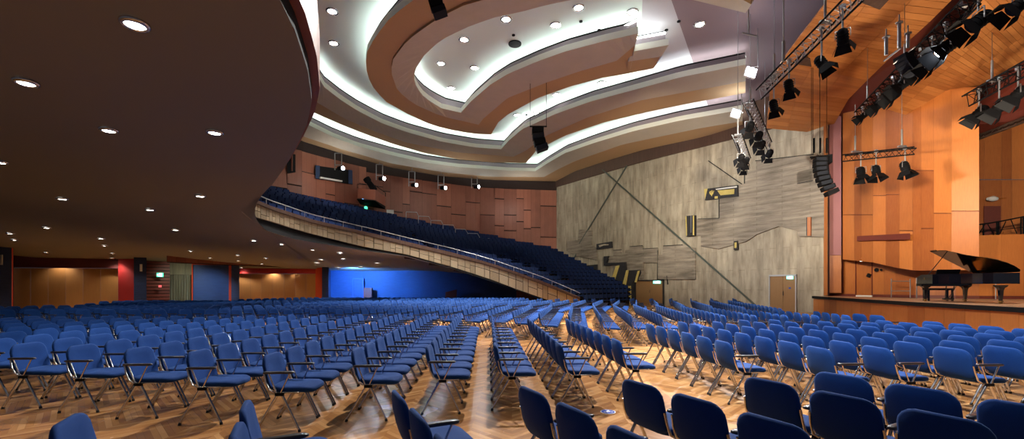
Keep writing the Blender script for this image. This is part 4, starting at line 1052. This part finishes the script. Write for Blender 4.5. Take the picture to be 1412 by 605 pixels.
for i, (x, y, d_) in enumerate([(1034, 175, 17.5), (1046, 188, 18.5), (1050, 200, 19.5), (1061, 212, 20.5)]):
    flood('black spotlight on the upper end on truss, %s from its near end' % ORD[i+1], px(x, y, A3.y+(B3.y-A3.y)*(0.1+0.28*i)), (0.2, 0.9, -0.5), 0.95, group='lights on the upper end on truss', hang=9.1-px(x, y, A3.y+(B3.y-A3.y)*(0.1+0.28*i)).z)
for i, (x, y, d_) in enumerate([(1022, 218, 17.8), (1029, 222, 18.6), (1026, 230, 18.9)]):
    flood('black spotlight on the lower end on truss, %s from its near end' % ORD[i+1], px(x, y, A4.y+(B4.y-A4.y)*(0.3+0.3*i)), (0.2, 0.9, -0.5), 0.75, group='lights on the lower end on truss', hang=7.5-px(x, y, A4.y+(B4.y-A4.y)*(0.3+0.3*i)).z)
A5, B5 = px(1163, 217, 19.6), px(1262, 206.5, 17.6)
truss('slim black truss in front of the orange stage wall', A5, B5, 0.28, (0.18, 0.83), top=9.6)
for i, (x, y, d_) in enumerate([(1187, 238, 19.0), (1208, 236, 18.5), (1248, 231, 17.8)]):
    c_, h_ = on_truss(A5, B5, x, y, 1); flood('black barn door lantern before the stage wall, %s from the left' % ORD[i+1], c_, (-0.1+0.1*i, -0.25, -1), 0.95, group='lanterns before the stage wall', hang=h_)
A6, B6 = pz(1336, 137, 8.4), pz(1425, 88, 8.4)
truss('black truss over the right recess at the picture edge', A6, B6, 0.4, (0.4,), top=10.3)
for i, (x, y, d_) in enumerate([(1350, 156, 14.9), (1378, 148, 14.2), (1404, 130, 13.4)]):
    c_, h_ = on_truss(A6, B6, x, y, 1); flood('dark barn door lantern over the right recess, %s from the left' % ORD[i+1], c_, (-0.6, 0.4, -0.8), 1.0, group='lanterns over the right recess', hang=h_)
# line array loudspeaker
c = px(1131, 215, 19.0); t = thing('line_array_loudspeaker', 'black curved line array loudspeaker hung before the concrete wall', 'loudspeaker', c)
R = Matrix.Rotation(-0.35, 3, 'Z')
for k in range(8):
    an = math.radians(4*k-6); off = Vector((0.0-0.02*k+0.07*k*k*0.16, 0, -0.18-0.205*k)); 
    m = MB(); m.box(c+R @ off+Vector((0.0, 0, 0)), (0.44, 0.5, 0.18), R @ Matrix.Rotation(-an, 3, 'Y'))
    m.build('speaker_cabinet', 'black_metal', t)
    if k < 7: m = MB(); m.box(c+R @ (off+Vector((-.02, -.255, 0))), (0.36, 0.02, 0.13), R @ Matrix.Rotation(-an, 3, 'Y')); m.build('grille', 'speaker_cloth', t)
m = MB(); m.box(c+Vector((0.34, 0.1, -0.15)), (0.3, 0.5, 0.35), R); m.build('side_cabinet', 'black_metal', t)
m = MB(); m.beam(px(1117, 217, 19.2), px(1148, 213.5, 18.8), 0.06); m.beam(px(1119, 219, 18.7), px(1128, 214, 19.6), 0.05)
for x in (1119, 1121, 1130.5, 1140): p = px(x, 214, 19.0); m.tube([p, Vector((p.x, p.y, 11.1))], 0.012, 5)
for x in (1122.5, 1131, 1140): p = px(x, 214, 19.0); m.tube([up(p, 0.1), up(p, 0.75)], 0.04, 6)
m.build('flying_frame', 'black_metal', t)
# two hanging speakers amid the ceiling
def hung(label, x, y, d_, s, top):
    c = px(x, y, d_); t = thing('hanging_loudspeaker', label, 'loudspeaker', c)
    for k in range(4):
        m = MB(); m.box(c+Vector((0.06*k*k*0.35*s-0.05*s, 0.0, -0.25*s*k+0.3*s)), (0.5*s, 0.45*s, 0.22*s), Matrix.Rotation(-0.12*k, 3, 'Y')); m.build('speaker_cabinet', 'speaker_cloth' if k % 2 else 'black_metal', t)
    m = MB(); m.beam(up(c, 0.5*s)+Vector((-.4*s, 0, 0)), up(c, 0.5*s)+Vector((.35*s, 0, 0)), 0.06)
    for dx in (-.38*s, .33*s): p = up(c, 0.5*s)+Vector((dx, 0, 0)); m.tube([p, Vector((p.x, p.y, top))], 0.014, 5)
    m.build('flying_frame', 'black_metal', t)
hung('small dark loudspeaker hanging by cables before the ceiling clouds', 743, 190, 23.0, 1.2, 13.5)
hung('dark loudspeaker hanging below the horseshoe cloud at the top edge', 601, 0, 12.0, 0.75, 12.2)
# bright work lights at the cloud ends
for i, (x, y, d_) in enumerate([(1034.5, 99, 20.0), (1014, 156, 24.5)]):
    c = px(x, y, d_); t = thing('work_light', 'bright white floodlight at the %s ceiling cloud end' % ('middle' if i == 0 else 'outermost'), 'lamp', c)
    m = MB(); m.box(c+Vector((0.05, 0.1, 0)), (0.5, 0.14, 0.45), Matrix.Rotation(0.3, 3, 'Y')); m.build('housing', 'sign_white', t)
    m = MB(); m.box(c+Vector((0, 0, 0)), (0.28, 0.06, 0.34), Matrix.Rotation(0.3, 3, 'Y')); m.build('lens', 'lamp_hot', t)
    m = MB(); m.tube([up(c, 0.2)+Vector((.35, 0, 0)), Vector((c.x+.35, c.y, 13.4))], 0.02, 5); m.tube([up(c, 0.2), up(c, 0.25)+Vector((.35, 0, 0))], 0.02, 5); m.build('hanger', 'steel', t)
    light('work_lamp', 'POINT', c+Vector((0, -0.3, 0)), 50, (0.85, 0.93, 1), size=0.15, parent=t)
p = px(1032, 47, 15.5); m = MB(); m.tube([p, px(1032, 14, 15.5)], 0.025, 6); m.tube([px(1023.5, 45.5, 15.5), px(1044, 50, 15.5)], 0.03, 6); tag(m.build('hanging_bar', 'steel'), 'thin empty hanging bar near the mauve ceiling', 'bar')
p = px(1080.5, 85, 14.0); m = MB(); m.tube([p, px(1080.5, -10, 14.0)], 0.02, 5); m.tube([p, px(1080.5, 57, 14.0)], 0.05, 6); tag(m.build('chain_hoist', 'steel'), 'long steel chain hoist above the front truss', 'hoist')

# ------------------------------------------------------------------ grand piano
pu = Vector((-0.30, -0.954, 0)); pw = Vector((0.954, -0.30, 0)); po = Vector((15.66, 16.85, ST))
piano = thing('grand_piano', 'black concert grand piano with raised lid on the stage', 'piano', po)
def pl(u, w, z): return po+pu*u+pw*w+Vector((0, 0, z))
body = [(0.0, 0.0), (1.0, 0.0), (1.25, 0.05), (1.5, 0.22), (1.75, 0.42), (2.05, 0.56), (2.35, 0.66), (2.58, 0.80), (2.72, 1.0), (2.74, 1.2), (2.68, 1.4), (2.5, 1.52), (0.0, 1.52)]
m = MB(); m.prism([pl(u, w, 0.66) for u, w in body if True][::-1], (0, 0, 0.02))
n = len(body)
cut = [(0.30, 0.0)]+body[1:-1]+[(0.30, 1.52)]
def rim(mb, pts, z0, z1, th):
    c = Vector((1.2, 0.9)); inn = [(c.x+(u-c.x)*(1-th/1.0), c.y+(w-c.y)*(1-th*1.3)) for u, w in pts]; k = len(pts)
    for i in range(k):
        j = (i+1) % k
        mb.hexa([pl(*pts[i], z0), pl(*pts[j], z0), pl(*inn[j], z0), pl(*inn[i], z0), pl(*pts[i], z1), pl(*pts[j], z1), pl(*inn[j], z1), pl(*inn[i], z1)])
rim(m, cut, 0.66, 1.01, 0.04)
for w0, w1 in ((0, 0.10), (1.42, 1.52)):    # arms beside the keys
    m.hexa([pl(0, w0, .60), pl(.32, w0, .60), pl(.32, w1, .60), pl(0, w1, .60), pl(0.05, w0, .92), pl(.32, w0, 1.01), pl(.32, w1, 1.01), pl(0.05, w1, .92)])
m.hexa([pl(-0.02, 0, .58), pl(.32, 0, .58), pl(.32, 1.52, .58), pl(-0.02, 1.52, .58), pl(-0.02, 0, .68), pl(.32, 0, .68), pl(.32, 1.52, .68), pl(-0.02, 1.52, .68)])
m.build('case', 'piano_black', piano)
m = MB(); m.prism([pl(u*0.97+0.03, 0.05+w*0.94, 0.80) for u, w in cut], (0, 0, 0.02)); m.build('soundboard', 'soundboard', piano)
m = MB(); m.prism([pl(0.45, 0.1, .9), pl(1.2, 0.1, .9), pl(1.8, .6, .9), pl(2.5, .95, .9), pl(2.5, 1.35, .9), pl(.45, 1.42, .9)], (0, 0, 0.03)); m.build('iron_frame', 'brass', piano)
m = MB(); wk = 1.3/52
for k in range(52): m.hexa([pl(.02, .11+k*wk, .70), pl(.17, .11+k*wk, .70), pl(.17, .11+(k+.93)*wk, .70), pl(.02, .11+(k+.93)*wk, .70), pl(.02, .11+k*wk, .73), pl(.17, .11+k*wk, .73), pl(.17, .11+(k+.93)*wk, .73), pl(.02, .11+(k+.93)*wk, .73)])
m.build('white_keys', 'ivory', piano)
m = MB()
for k in range(51):
    if k % 7 in (2, 6): continue
    w = .11+(k+.72)*wk; m.hexa([pl(.08, w, .73), pl(.17, w, .73), pl(.17, w+.013, .73), pl(.08, w+.013, .73), pl(.08, w, .745), pl(.17, w, .745), pl(.17, w+.013, .745), pl(.08, w+.013, .745)])
m.build('black_keys', 'near_black', piano)
th = math.radians(33)
def lid(u, w, h=0.0): r = 1.53-w; return pl(u, 1.53-r*math.cos(th)-h*math.sin(th), 1.025+r*math.sin(th)+h*math.cos(th))
lp = [(0.42, -0.01)]+[(u, w-0.01) for u, w in body[1:-1]]+[(0.42, 1.53)]
m = MB(); m.prism([lid(u, w) for u, w in lp], lid(1, 1, 0.025)-lid(1, 1)); m.build('lid', 'piano_black', piano)
m = MB(); m.prism([lid(.40, -0.01, .03), lid(.78, -0.01, .05), lid(.78, 1.5, .05), lid(.40, 1.5, .03)], lid(1, 1, .02)-lid(1, 1)); m.build('lid_flap', 'piano_black', piano)
m = MB(); m.tube([pl(0.62, 0.06, 1.0), lid(0.62, 0.32)], 0.014, 6); m.build('prop_stick', 'piano_black', piano)
m = MB(); m.hexa([pl(.30, .42, 1.0), pl(.34, .42, 1.0), pl(.34, 1.12, 1.0), pl(.30, 1.12, 1.0), pl(.44, .42, 1.2), pl(.46, .42, 1.2), pl(.46, 1.12, 1.2), pl(.44, 1.12, 1.2)]); m.build('music_desk', 'piano_black', piano)
for u, w in ((0.24, 0.16), (0.24, 1.36), (2.32, 1.14)):
    m = MB(); sq = lambda z, r: [pl(u-r, w-r, z), pl(u+r, w-r, z), pl(u+r, w+r, z), pl(u-r, w+r, z)]
    zs = [(0.10, .034), (0.44, .052), (0.52, .07), (0.56, .11), (0.62, .13)]
    for (z0, r0), (z1, r1) in zip(zs, zs[1:]): m.hexa(sq(z0, r0)+sq(z1, r1))
    lg = m.build('leg', 'piano_black', piano)
    m = MB(); m.box(pl(u, w, 0.085), (0.1, 0.1, 0.03)); m.tube([pl(u, w-.03, .04), pl(u, w+.03, .04)], 0.04, 12); o = m.build('caster', 'brass'); o.parent = lg; o.data.transform(Matrix.Translation(-po))
m = MB()
for dw in (-.12, .12): m.tube([pl(.55, .76+dw, .62), pl(.42, .76+dw*.7, .12)], 0.018, 6)
m.tube([pl(.9, .76, .62), pl(.45, .76, .14)], 0.01, 6); m.box(pl(.42, .76, .11), (.3, .12, .05), Matrix.Rotation(-0.3, 3, 'Z')); m.build('pedal_lyre', 'piano_black', piano)
for dw in (-.08, 0, .08): m = MB(); m.beam(pl(.42, .76+dw, .08), pl(.26, .76+dw, .06), .03, .015); m.build('pedal', 'brass', piano)
m = MB(); m.disc(pl(0.52, -0.004, 0.86), -pw, 0.02, 0.004, 12); m.tube([pl(.50, -.01, .87), pl(.49, -.01, .90), pl(.515, -.01, .89), pl(.545, -.01, .90), pl(.54, -.01, .87)], 0.004, 4); m.beam(pl(.47, -.006, .825), pl(.58, -.006, .825), .01, .006); m.build('crest', 'brass', piano)
bt = pl(-0.55, 0.95, 0); t = thing('piano_bench', 'black padded piano bench behind the grand piano', 'bench', bt)
bl = lambda a, b, z: bt+pu*a+pw*b+Vector((0, 0, z))
m = MB(); m.hexa([bl(-.18, -.42, .42), bl(.18, -.42, .42), bl(.18, .42, .42), bl(-.18, .42, .42), bl(-.17, -.41, .5), bl(.17, -.41, .5), bl(.17, .41, .5), bl(-.17, .41, .5)]); m.build('seat', 'piano_black', t)
for a in (-.15, .15):
    for b in (-.37, .37): m = MB(); m.beam(bl(a, b, 0), bl(a, b, .42), .05); m.build('leg', 'piano_black', t)

# ------------------------------------------------------------------ hall chairs
def rrect(w, h, r, K):
    "rounded rectangle outline, K points per corner"
    out = []
    for cx_, cy_, a0 in ((w/2-r, h/2-r, 0), (-w/2+r, h/2-r, 90), (-w/2+r, -h/2+r, 180), (w/2-r, -h/2+r, 270)):
        for k in range(K):
            a = math.radians(a0+90*k/(K-1)); out.append((cx_+r*math.cos(a), cy_+r*math.sin(a)))
    return out
def pad(w, h, r, th, place, K=5, rings=(0.55, 0.92)):
    "upholstered pad: place(a, b, n) maps pad coordinates to the chair"
    o = rrect(w, h, r, K); n = len(o); vs = [place(0, 0, th/2)]; fs = []
    def ring(s, t): 
        base = len(vs); vs.extend([place(x*s, y*s, t) for x, y in o]); return base
    seq = [(rings[0], th/2), (rings[1], th/2*0.92), (1.0, th/2*0.45), (1.0, -th/2*0.45), (rings[1], -th/2*0.92), (rings[0], -th/2)]
    bs = [ring(s, t) for s, t in seq]
    fs += [(0, bs[0]+k, bs[0]+(k+1) % n) for k in range(n)]
    for a, b in zip(bs, bs[1:]): fs += [(a+k, b+k, b+(k+1) % n, a+(k+1) % n) for k in range(n)]
    vs.append(place(0, 0, -th/2)); c = len(vs)-1; fs += [(c, bs[-1]+(k+1) % n, bs[-1]+k) for k in range(n)]
    return vs, fs
def back_place(a, b, n):   # a across (+Y), b up, n towards the front (+X)
    t = (b+0.20)/0.40
    return Vector((-0.215-0.085*t-0.02*math.sin(t*math.pi)+n+0.55*a*a, a*(1-0.04*t), 0.44+0.365*t+0.016*t*(1-(a/0.23)**2)))
def seat_place(a, b, n):   # a along X, b across, n up
    d = max(0, a-0.10); u_ = max(0, -a-0.12)
    return Vector((0.015+a, b, 0.455+n-0.9*d*d-0.01+0.10*b*b+u_*0.15))
SH, PX_ = 0.24, 0.545
def chair_parts(K=5, lod=0):
    P = []
    def mk(nm, mt, fn, parent=None):
        m = MB(); fn(m); P.append((nm, mt, m, parent))
    def f(m): v, q = pad(0.465, 0.40, 0.10, 0.044, back_place, K); m.add(v, q, 0.5, True)
    mk('backrest', 'blue_fabric', f)
    def f(m): v, q = pad(0.46, 0.465, 0.12, 0.066, seat_place, K); m.add(v, q, 0.5, True)
    mk('seat', 'blue_fabric', f)
    n = 6 if lod == 0 else 3
    for sy in (-1, 1):
        y = sy*0.245
        mk('leg', 'chrome', lambda m: m.tube([(-0.10, y, 0.42), (-0.12, y, 0.38), (-0.335, y, 0.012)], [0.014, 0.0155, 0.013], n) if lod == 0 else m.tube([(-0.10, y, 0.42), (-0.335, y, 0.0)], 0.013, n, False))
        mk('leg', 'chrome', lambda m: m.tube([(-0.06, y, 0.42), (-0.05, y, 0.38), (0.125, y, 0.012)], [0.014, 0.0155, 0.013], n) if lod == 0 else m.tube([(-0.06, y, 0.42), (0.125, y, 0.0)], 0.013, n, False))
    def f(m):
        for sy in (-1, 1):
            y = sy*0.238
            if lod == 0: m.tube([(-0.255, sy*0.232, 0.63), (-0.235, y, 0.54), (-0.20, y, 0.455), (-0.15, y, 0.425), (0.12, y, 0.425)], 0.0105, n)
            else: m.tube([(-0.26, y, 0.62), (-0.19, y, 0.43), (0.12, y, 0.425)], 0.011, n, False)
        if lod == 0:
            m.tube([(-0.10, -0.24, 0.415), (-0.10, 0.24, 0.415)], 0.010, 6); m.tube([(0.10, -0.24, 0.42), (0.10, 0.24, 0.42)], 0.010, 6)
    mk('frame', 'chrome', f)
    def f(m):
        if lod == 0: 
            m.box((-0.08, -0.258, 0.412), (0.09, 0.026, 0.034))
    if lod == 0: mk('coupling', 'black_metal', f)
    def f(m):
        ya = -0.262
        if lod == 0:
            v, q = pad(0.33, 0.05, 0.022, 0.026, lambda a, b, n_: Vector((-0.085+a, ya+b, 0.648+n_+0.03*(a+0.16)*0)), 4, (0.6, 0.9)); m.add(v, q, 0.5, True)
        else: m.box((-0.085, ya, 0.648), (0.32, 0.045, 0.025))
    mk('armrest', 'dark_arm', f)
    def f(m):
        ya = -0.262
        m.tube([(0.03, ya, 0.64), (-0.07, ya, 0.425)], 0.009, 5 if lod == 0 else 3, lod == 0); m.tube([(-0.19, ya, 0.64), (-0.11, ya, 0.425)], 0.009, 5 if lod == 0 else 3, lod == 0)
    mk('arm_strut', 'chrome', f, 'armrest')
    if lod == 0:
        def f(m):
            for x in (-0.335, 0.125):
                for sy in (-1, 1): pass
        pass
    return P
def make_chair():
    t = thing('hall_chair', 'x', 'chair', (0, 0, 0), 'blue chairs on the hall floor'); by = {}
    for nm, mt, m, par_ in chair_parts(5, 0):
        if par_: by[nm] = m.build(nm, mt, by[par_])
        else: by[nm] = m.build(nm, mt, t)
        if nm == 'leg':
            p = [v for v in m.v if v[2] < 0.05][0]; x = -0.335 if p[0] < 0 else 0.125; y = 0.245 if p[1] > 0 else -0.245
            f_ = MB(); f_.tube([(x, y, 0.0), (x+(0.008 if x < 0 else -0.004), y, 0.03)], [0.017, 0.0145], 8); f_.build('rubber_foot', 'rubber', by[nm])
    return t
# rows: arcs round the stage; (x0, y0) is where a row crosses Y = 9.7
CC = Vector((28.0, 9.7))
def arc_pt(x0, Y):
    r = CC.x-x0; X = CC.x-math.sqrt(max(0.01, r*r-(Y-CC.y)**2)); return X, math.atan2(CC.y-Y, CC.x-X)
chairs = []       # (x, y, rz, label)
def place_row(x0, Y0, Y1, desc, pitch=PX_):
    Y = Y0; j = 1
    Ym, sl = (9.7, -0.055) if Y1 < 12.5 else ((15.0, 0.152+0.01*max(0, x0-2)) if Y1 < 18.6 else ((21.5, 0.29) if Y1 < 24.5 else (27.0, 0.42)))
    Xm = arc_pt(x0, Ym)[0]; a = -math.atan(sl)
    while Y < Y1:
        X = Xm+sl*(Y-Ym); chairs.append((X+0.02, Y, a, 'blue hall chair, %s chair %s' % (ordn(j), desc)))
        j += 1; Y += pitch*abs(math.cos(a))
# near blocks
NL = [(-6.45, 5.85, 11.7), (-5.55, 5.67, 11.8), (-4.62, 5.42, 11.9), (-3.72, 5.2, 12.0), (-2.72, 4.95, 12.1), (-1.87, 5.33, 11.9), (-1.03, 5.6, 11.85), (-0.17, 5.78, 11.5), (0.68, 5.87, 10.7), (1.56, 6.25, 10.5)]
for k, (x0, a, b) in enumerate(reversed(NL)): place_row(x0, a, b, 'of %s row left of the sticker aisle' % ORD[k+1])
for k in range(1, 15):
    x0 = -6.45-0.9*k; place_row(x0, max(6.3 if k == 1 else 6.6+0.35*k, -x0*0.84), 11.6-0.05*k if k < 9 else 11.3, 'of %s row left of the sticker aisle' % ordn(k+10))
NR = [(2.98, 6.05), (3.85, 5.42), (4.62, 5.5), (5.45, 5.4), (6.2, 5.5), (7.0, 5.6), (7.75, 5.9), (8.5, 6.4), (9.28, 7.2)]
for k, (x0, a) in enumerate(NR):
    end = 9.2 if k == 0 else (9.6 if k < 3 else 9.9)
    if k == 1:
        a = 5.45
    place_row(x0, a, end, 'of %s row right of the sticker aisle' % ORD[k+1])
# foreground block, turned the other way
FG = [(-2.54, 2.52, 3), (-1.70, 2.82, 3), (-0.79, 3.10, 3), (0.16, 3.23, 4), (1.03, 3.47, 4), (2.1, 3.55, 4), (2.86, 3.78, 4)]
fa = math.radians(26)
for k, (x0, y0, n_) in enumerate(FG):
    for j in range(n_):
        chairs.append((x0+0.24*j+0.24, y0-0.47*j+0.11, fa, 'blue hall chair at the bottom edge, %s chair of %s foreground row from left' % (ordn(j+1), ORD[k+1])))
NFRONT = len(chairs)
# second, third and fourth ring of blocks
N2 = [(1.75-0.83*k, [12.0, 12.4, 13.1, 13.6, 13.9, 14.1, 14.2][min(k, 6)] , 18.3) for k in range(0, 27)]
for k, (x0, a, b) in enumerate(N2):
    if k > 6: a = 14.2
    if arc_pt(x0, a)[0] < -0.0: a = max(a, -arc_pt(x0, a)[0]*0.84)
    place_row(x0, a, b-(0.0 if k < 12 else 0.4), 'of %s row left in the second block' % ordn(k+1))
for k in range(0, 10):
    x0 = 2.6+0.81*k; b = 18.3 if x0 < 4.6 else 18.3-(x0-4.6)*1.15
    place_row(x0, 11.7 if k < 4 else 11.4, b, 'of %s row right in the second block' % ordn(k+1))
for k in range(0, 36):
    x0 = 7.6-0.84*k; a = 19.2 if x0 < 3.8 else 19.2-(x0-3.8)*1.15
    lim = 24.3 if x0 > -8 else 23.6
    if x0 > 5: lim = 23.4
    Xe = arc_pt(x0, a)[0]
    if Xe < -22.5: break
    place_row(x0, a, lim, 'of %s row in the third block' % ordn(k+1))
for k in range(0, 30):
    x0 = 6.6-0.86*k; a = 25.4 if x0 < 3 else 24.9
    if arc_pt(x0, a)[0] < -17: break
    lim = 29.5
    place_row(x0, a, lim, 'of %s row in the fourth block' % ordn(k+1))
def ok_spot(X, Y):
    if X > 17-0.62*(Y-27.5)-1.4 and Y > 20: return False           # concrete wall
    if X > 3.0 and Y > 26.3+abs(X-4.5)*0.2: return False            # balcony steps
    if X > 14.0: return False
    if 16.5 < Y < 21.5 and abs(X+19.9) < 1.2: return False         # the long table
    x = CX+F*X/Y
    if x < -45 or x > 1475: return False
    if 1.2 < X < 6 and Y > 26: return False
    return True
chairs = [c for c in chairs if ok_spot(c[0], c[1])]
chairs.sort(key=lambda c: c[0]**2+c[1]**2)
proto = make_chair(); used = 0; rest = []
seen = set()
for (X, Y, a, lb) in chairs:
    if used < 300:
        while lb in seen: lb = lb+' too'
        seen.add(lb)
        if used == 0: proto.location = (X, Y, 0); proto.rotation_euler = (0, 0, a); proto['label'] = lb
        else: dup(proto, (X, Y, 0), a, lb)
        used += 1
    else: rest.append((X, Y, a))
low = chair_parts(3, 1)
R_ = MB(); 
for (X, Y, a) in rest:
    M = Matrix.Translation((X, Y, 0)) @ Matrix.Rotation(a, 4, 'Z')
    for nm, mt, m, p_ in low:
        R_.use(mt); o = len(R_.v); R_.v.extend([tuple(M @ Vector(v)) for v in m.v]); R_.f.extend([tuple(i+o for i in f) for f in m.f])
        k = len(m.f); R_.tone += m.tone; R_.mi += [R_.cur]*k; R_.smooth += m.smooth
tag(R_.build('hall_chairs_beyond'), 'all the smaller blue chairs in the far blocks of the hall floor', 'chairs', kind='stuff')
print('chairs', len(chairs), 'rest', len(rest), 'cut radius', math.hypot(*chairs[min(299, len(chairs)-1)][:2]))

# sticker on the floor
c = Vector((1.205, 5.46, 0.0)); t = thing('floor_sticker', 'round blue and white sticker on the parquet in the aisle', 'sticker', c)
m = MB(); m.disc(c+Vector((0, 0, 0.001)), (0, 0, 1), 0.095, 0.002, 32); m.build('white_rim', 'sign_white', t)
m = MB(); m.disc(c+Vector((0, 0, 0.002)), (0, 0, 1), 0.083, 0.003, 32); m.build('blue_disc', 'sign_blue', t)
m = MB()
for dx, dy, r in ((-0.045, -0.02, 0.011), (0.045, -0.02, 0.011), (0.012, 0.045, 0.012)): m.disc(c+Vector((dx, dy, 0.005)), (0, 0, 1), r, 0.002, 12)
m.beam(c+Vector((-0.02, -0.03, 0.006)), c+Vector((0.0, 0.03, 0.006)), 0.022, 0.002); m.beam(c+Vector((0.0, 0.03, 0.006)), c+Vector((0.03, 0.0, 0.006)), 0.014, 0.002); m.beam(c+Vector((-0.03, 0.0, 0.006)), c+Vector((0.02, -0.01, 0.006)), 0.014, 0.002)
m.build('figure', 'sign_white', t)

# ------------------------------------------------------------------ lamps of the theatre rig, wall washers and added unseen fill lamps
light('rig_and_fill_lamp', 'SPOT', (7.6, 13, 7.0), E_WALL, (1.0, 0.87, 0.67), cw(870, 285), 0.2, 50, 1.0)
light('rig_and_fill_lamp', 'SPOT', (5.5, 19.5, 7.4), E_WALL*0.45, (1.0, 0.95, 0.88), cw(1040, 290), 0.2, 75, 0.9)
light('rig_and_fill_lamp', 'SPOT', (9.2, 12.0, 5.8), E_STAGE*0.75, (1.0, 0.86, 0.66), uwp(1320, 250), 0.2, 60, 0.8)
light('rig_and_fill_lamp', 'SPOT', (10.0, 15.5, 5.8), E_STAGE*0.8, (1.0, 0.86, 0.66), uwp(1215, 290), 0.2, 60, 0.8)
light('rig_and_fill_lamp', 'SPOT', (12.0, 9.5, 5.0), E_STAGE*1.9, (1.0, 0.84, 0.62), rwp(1400, 240), 0.2, 60, 0.8)
light('rig_and_fill_lamp', 'SPOT', (13.5, 13.0, 8.6), E_STAGE*0.5, (1.0, 0.9, 0.76), (16.5, 15.5, 1), 0.15, 60, 0.8)
light('canopy_lamp', 'AREA', (13.5, 14.0, 5.0), 300, (1.0, 0.82, 0.6), (12.5, 14.5, 12), 1.0)
light('rig_and_fill_lamp', 'SPOT', (7.0, 12.0, 6.6), 2600, (0.95, 0.97, 1.0), (6.5, 8.5, 0), 0.12, 85, 0.6)
light('rig_and_fill_lamp', 'SPOT', (6.5, 15.0, 6.6), 2600, (0.95, 0.97, 1.0), (1.0, 12, 0), 0.12, 85, 0.6)
light('rig_and_fill_lamp', 'SPOT', (0.5, 16.5, 12.0), 6500, (1.0, 0.96, 0.92), (-1.8, 6.5, 0), 0.12, 62, 0.6)
light('blue_washer', 'SPOT', (-12.6, 33.5, 2.6), E_BLUE, (0.10, 0.35, 1.0), (-12.3, 37.1, 1.2), 0.1, 140, 0.8)
light('amber_wash_and_fill', 'SPOT', (-23.8, 23.5, 3.0), E_AMBER, (1.0, 0.75, 0.35), ray_pt(70, 27.5, 0.8), 0.1, 70, 0.9)
light('amber_wash_and_fill', 'SPOT', (-15.6, 32.0, 2.7), E_AMBER*0.6, (1.0, 0.75, 0.35), ray_pt(420, 35, 0.8), 0.1, 80, 0.9)
light('blue_washer', 'SPOT', (-19.2, 28.0, 2.9), 260, (0.55, 0.75, 1.0), ray_pt(285, 30.4, 0.8), 0.1, 70, 0.9)
for x_, y_ in ((-13, 33), (-5, 38), (1, 42)):
    light('balcony_lamp', 'POINT', (x_, y_, 9.8), 130, (1, 0.9, 0.8), size=0.2)

# unseen lamps without fixtures, added overhead to brighten chairs and floor
for x_, y_ in ((6.0, 7.0), (10.0, 9.0), (5.5, 12.0), (1.5, 14.5)):
    light('overhead_fill', 'SPOT', (x_, y_, CZ-1.15), E_HALL*0.25, (1.0, 0.97, 0.93), (x_, y_, 0), 0.16, 90, 0.7)
light('rig_and_fill_lamp', 'SPOT', (-1.2, 2.0, 12.6), 9500, (0.95, 0.97, 1.0), (8.0, 9.5, 0), 0.12, 56, 0.8)  # unseen lamp added above the camera to brighten the right chair backs

light('amber_wash_and_fill', 'SPOT', (-21.0, 27.0, 2.9), 200, (1.0, 0.95, 0.75), ray_pt(250, 30.4, 1.2), 0.1, 70, 0.9)  # unseen lamp added to brighten the dark doorway curtain
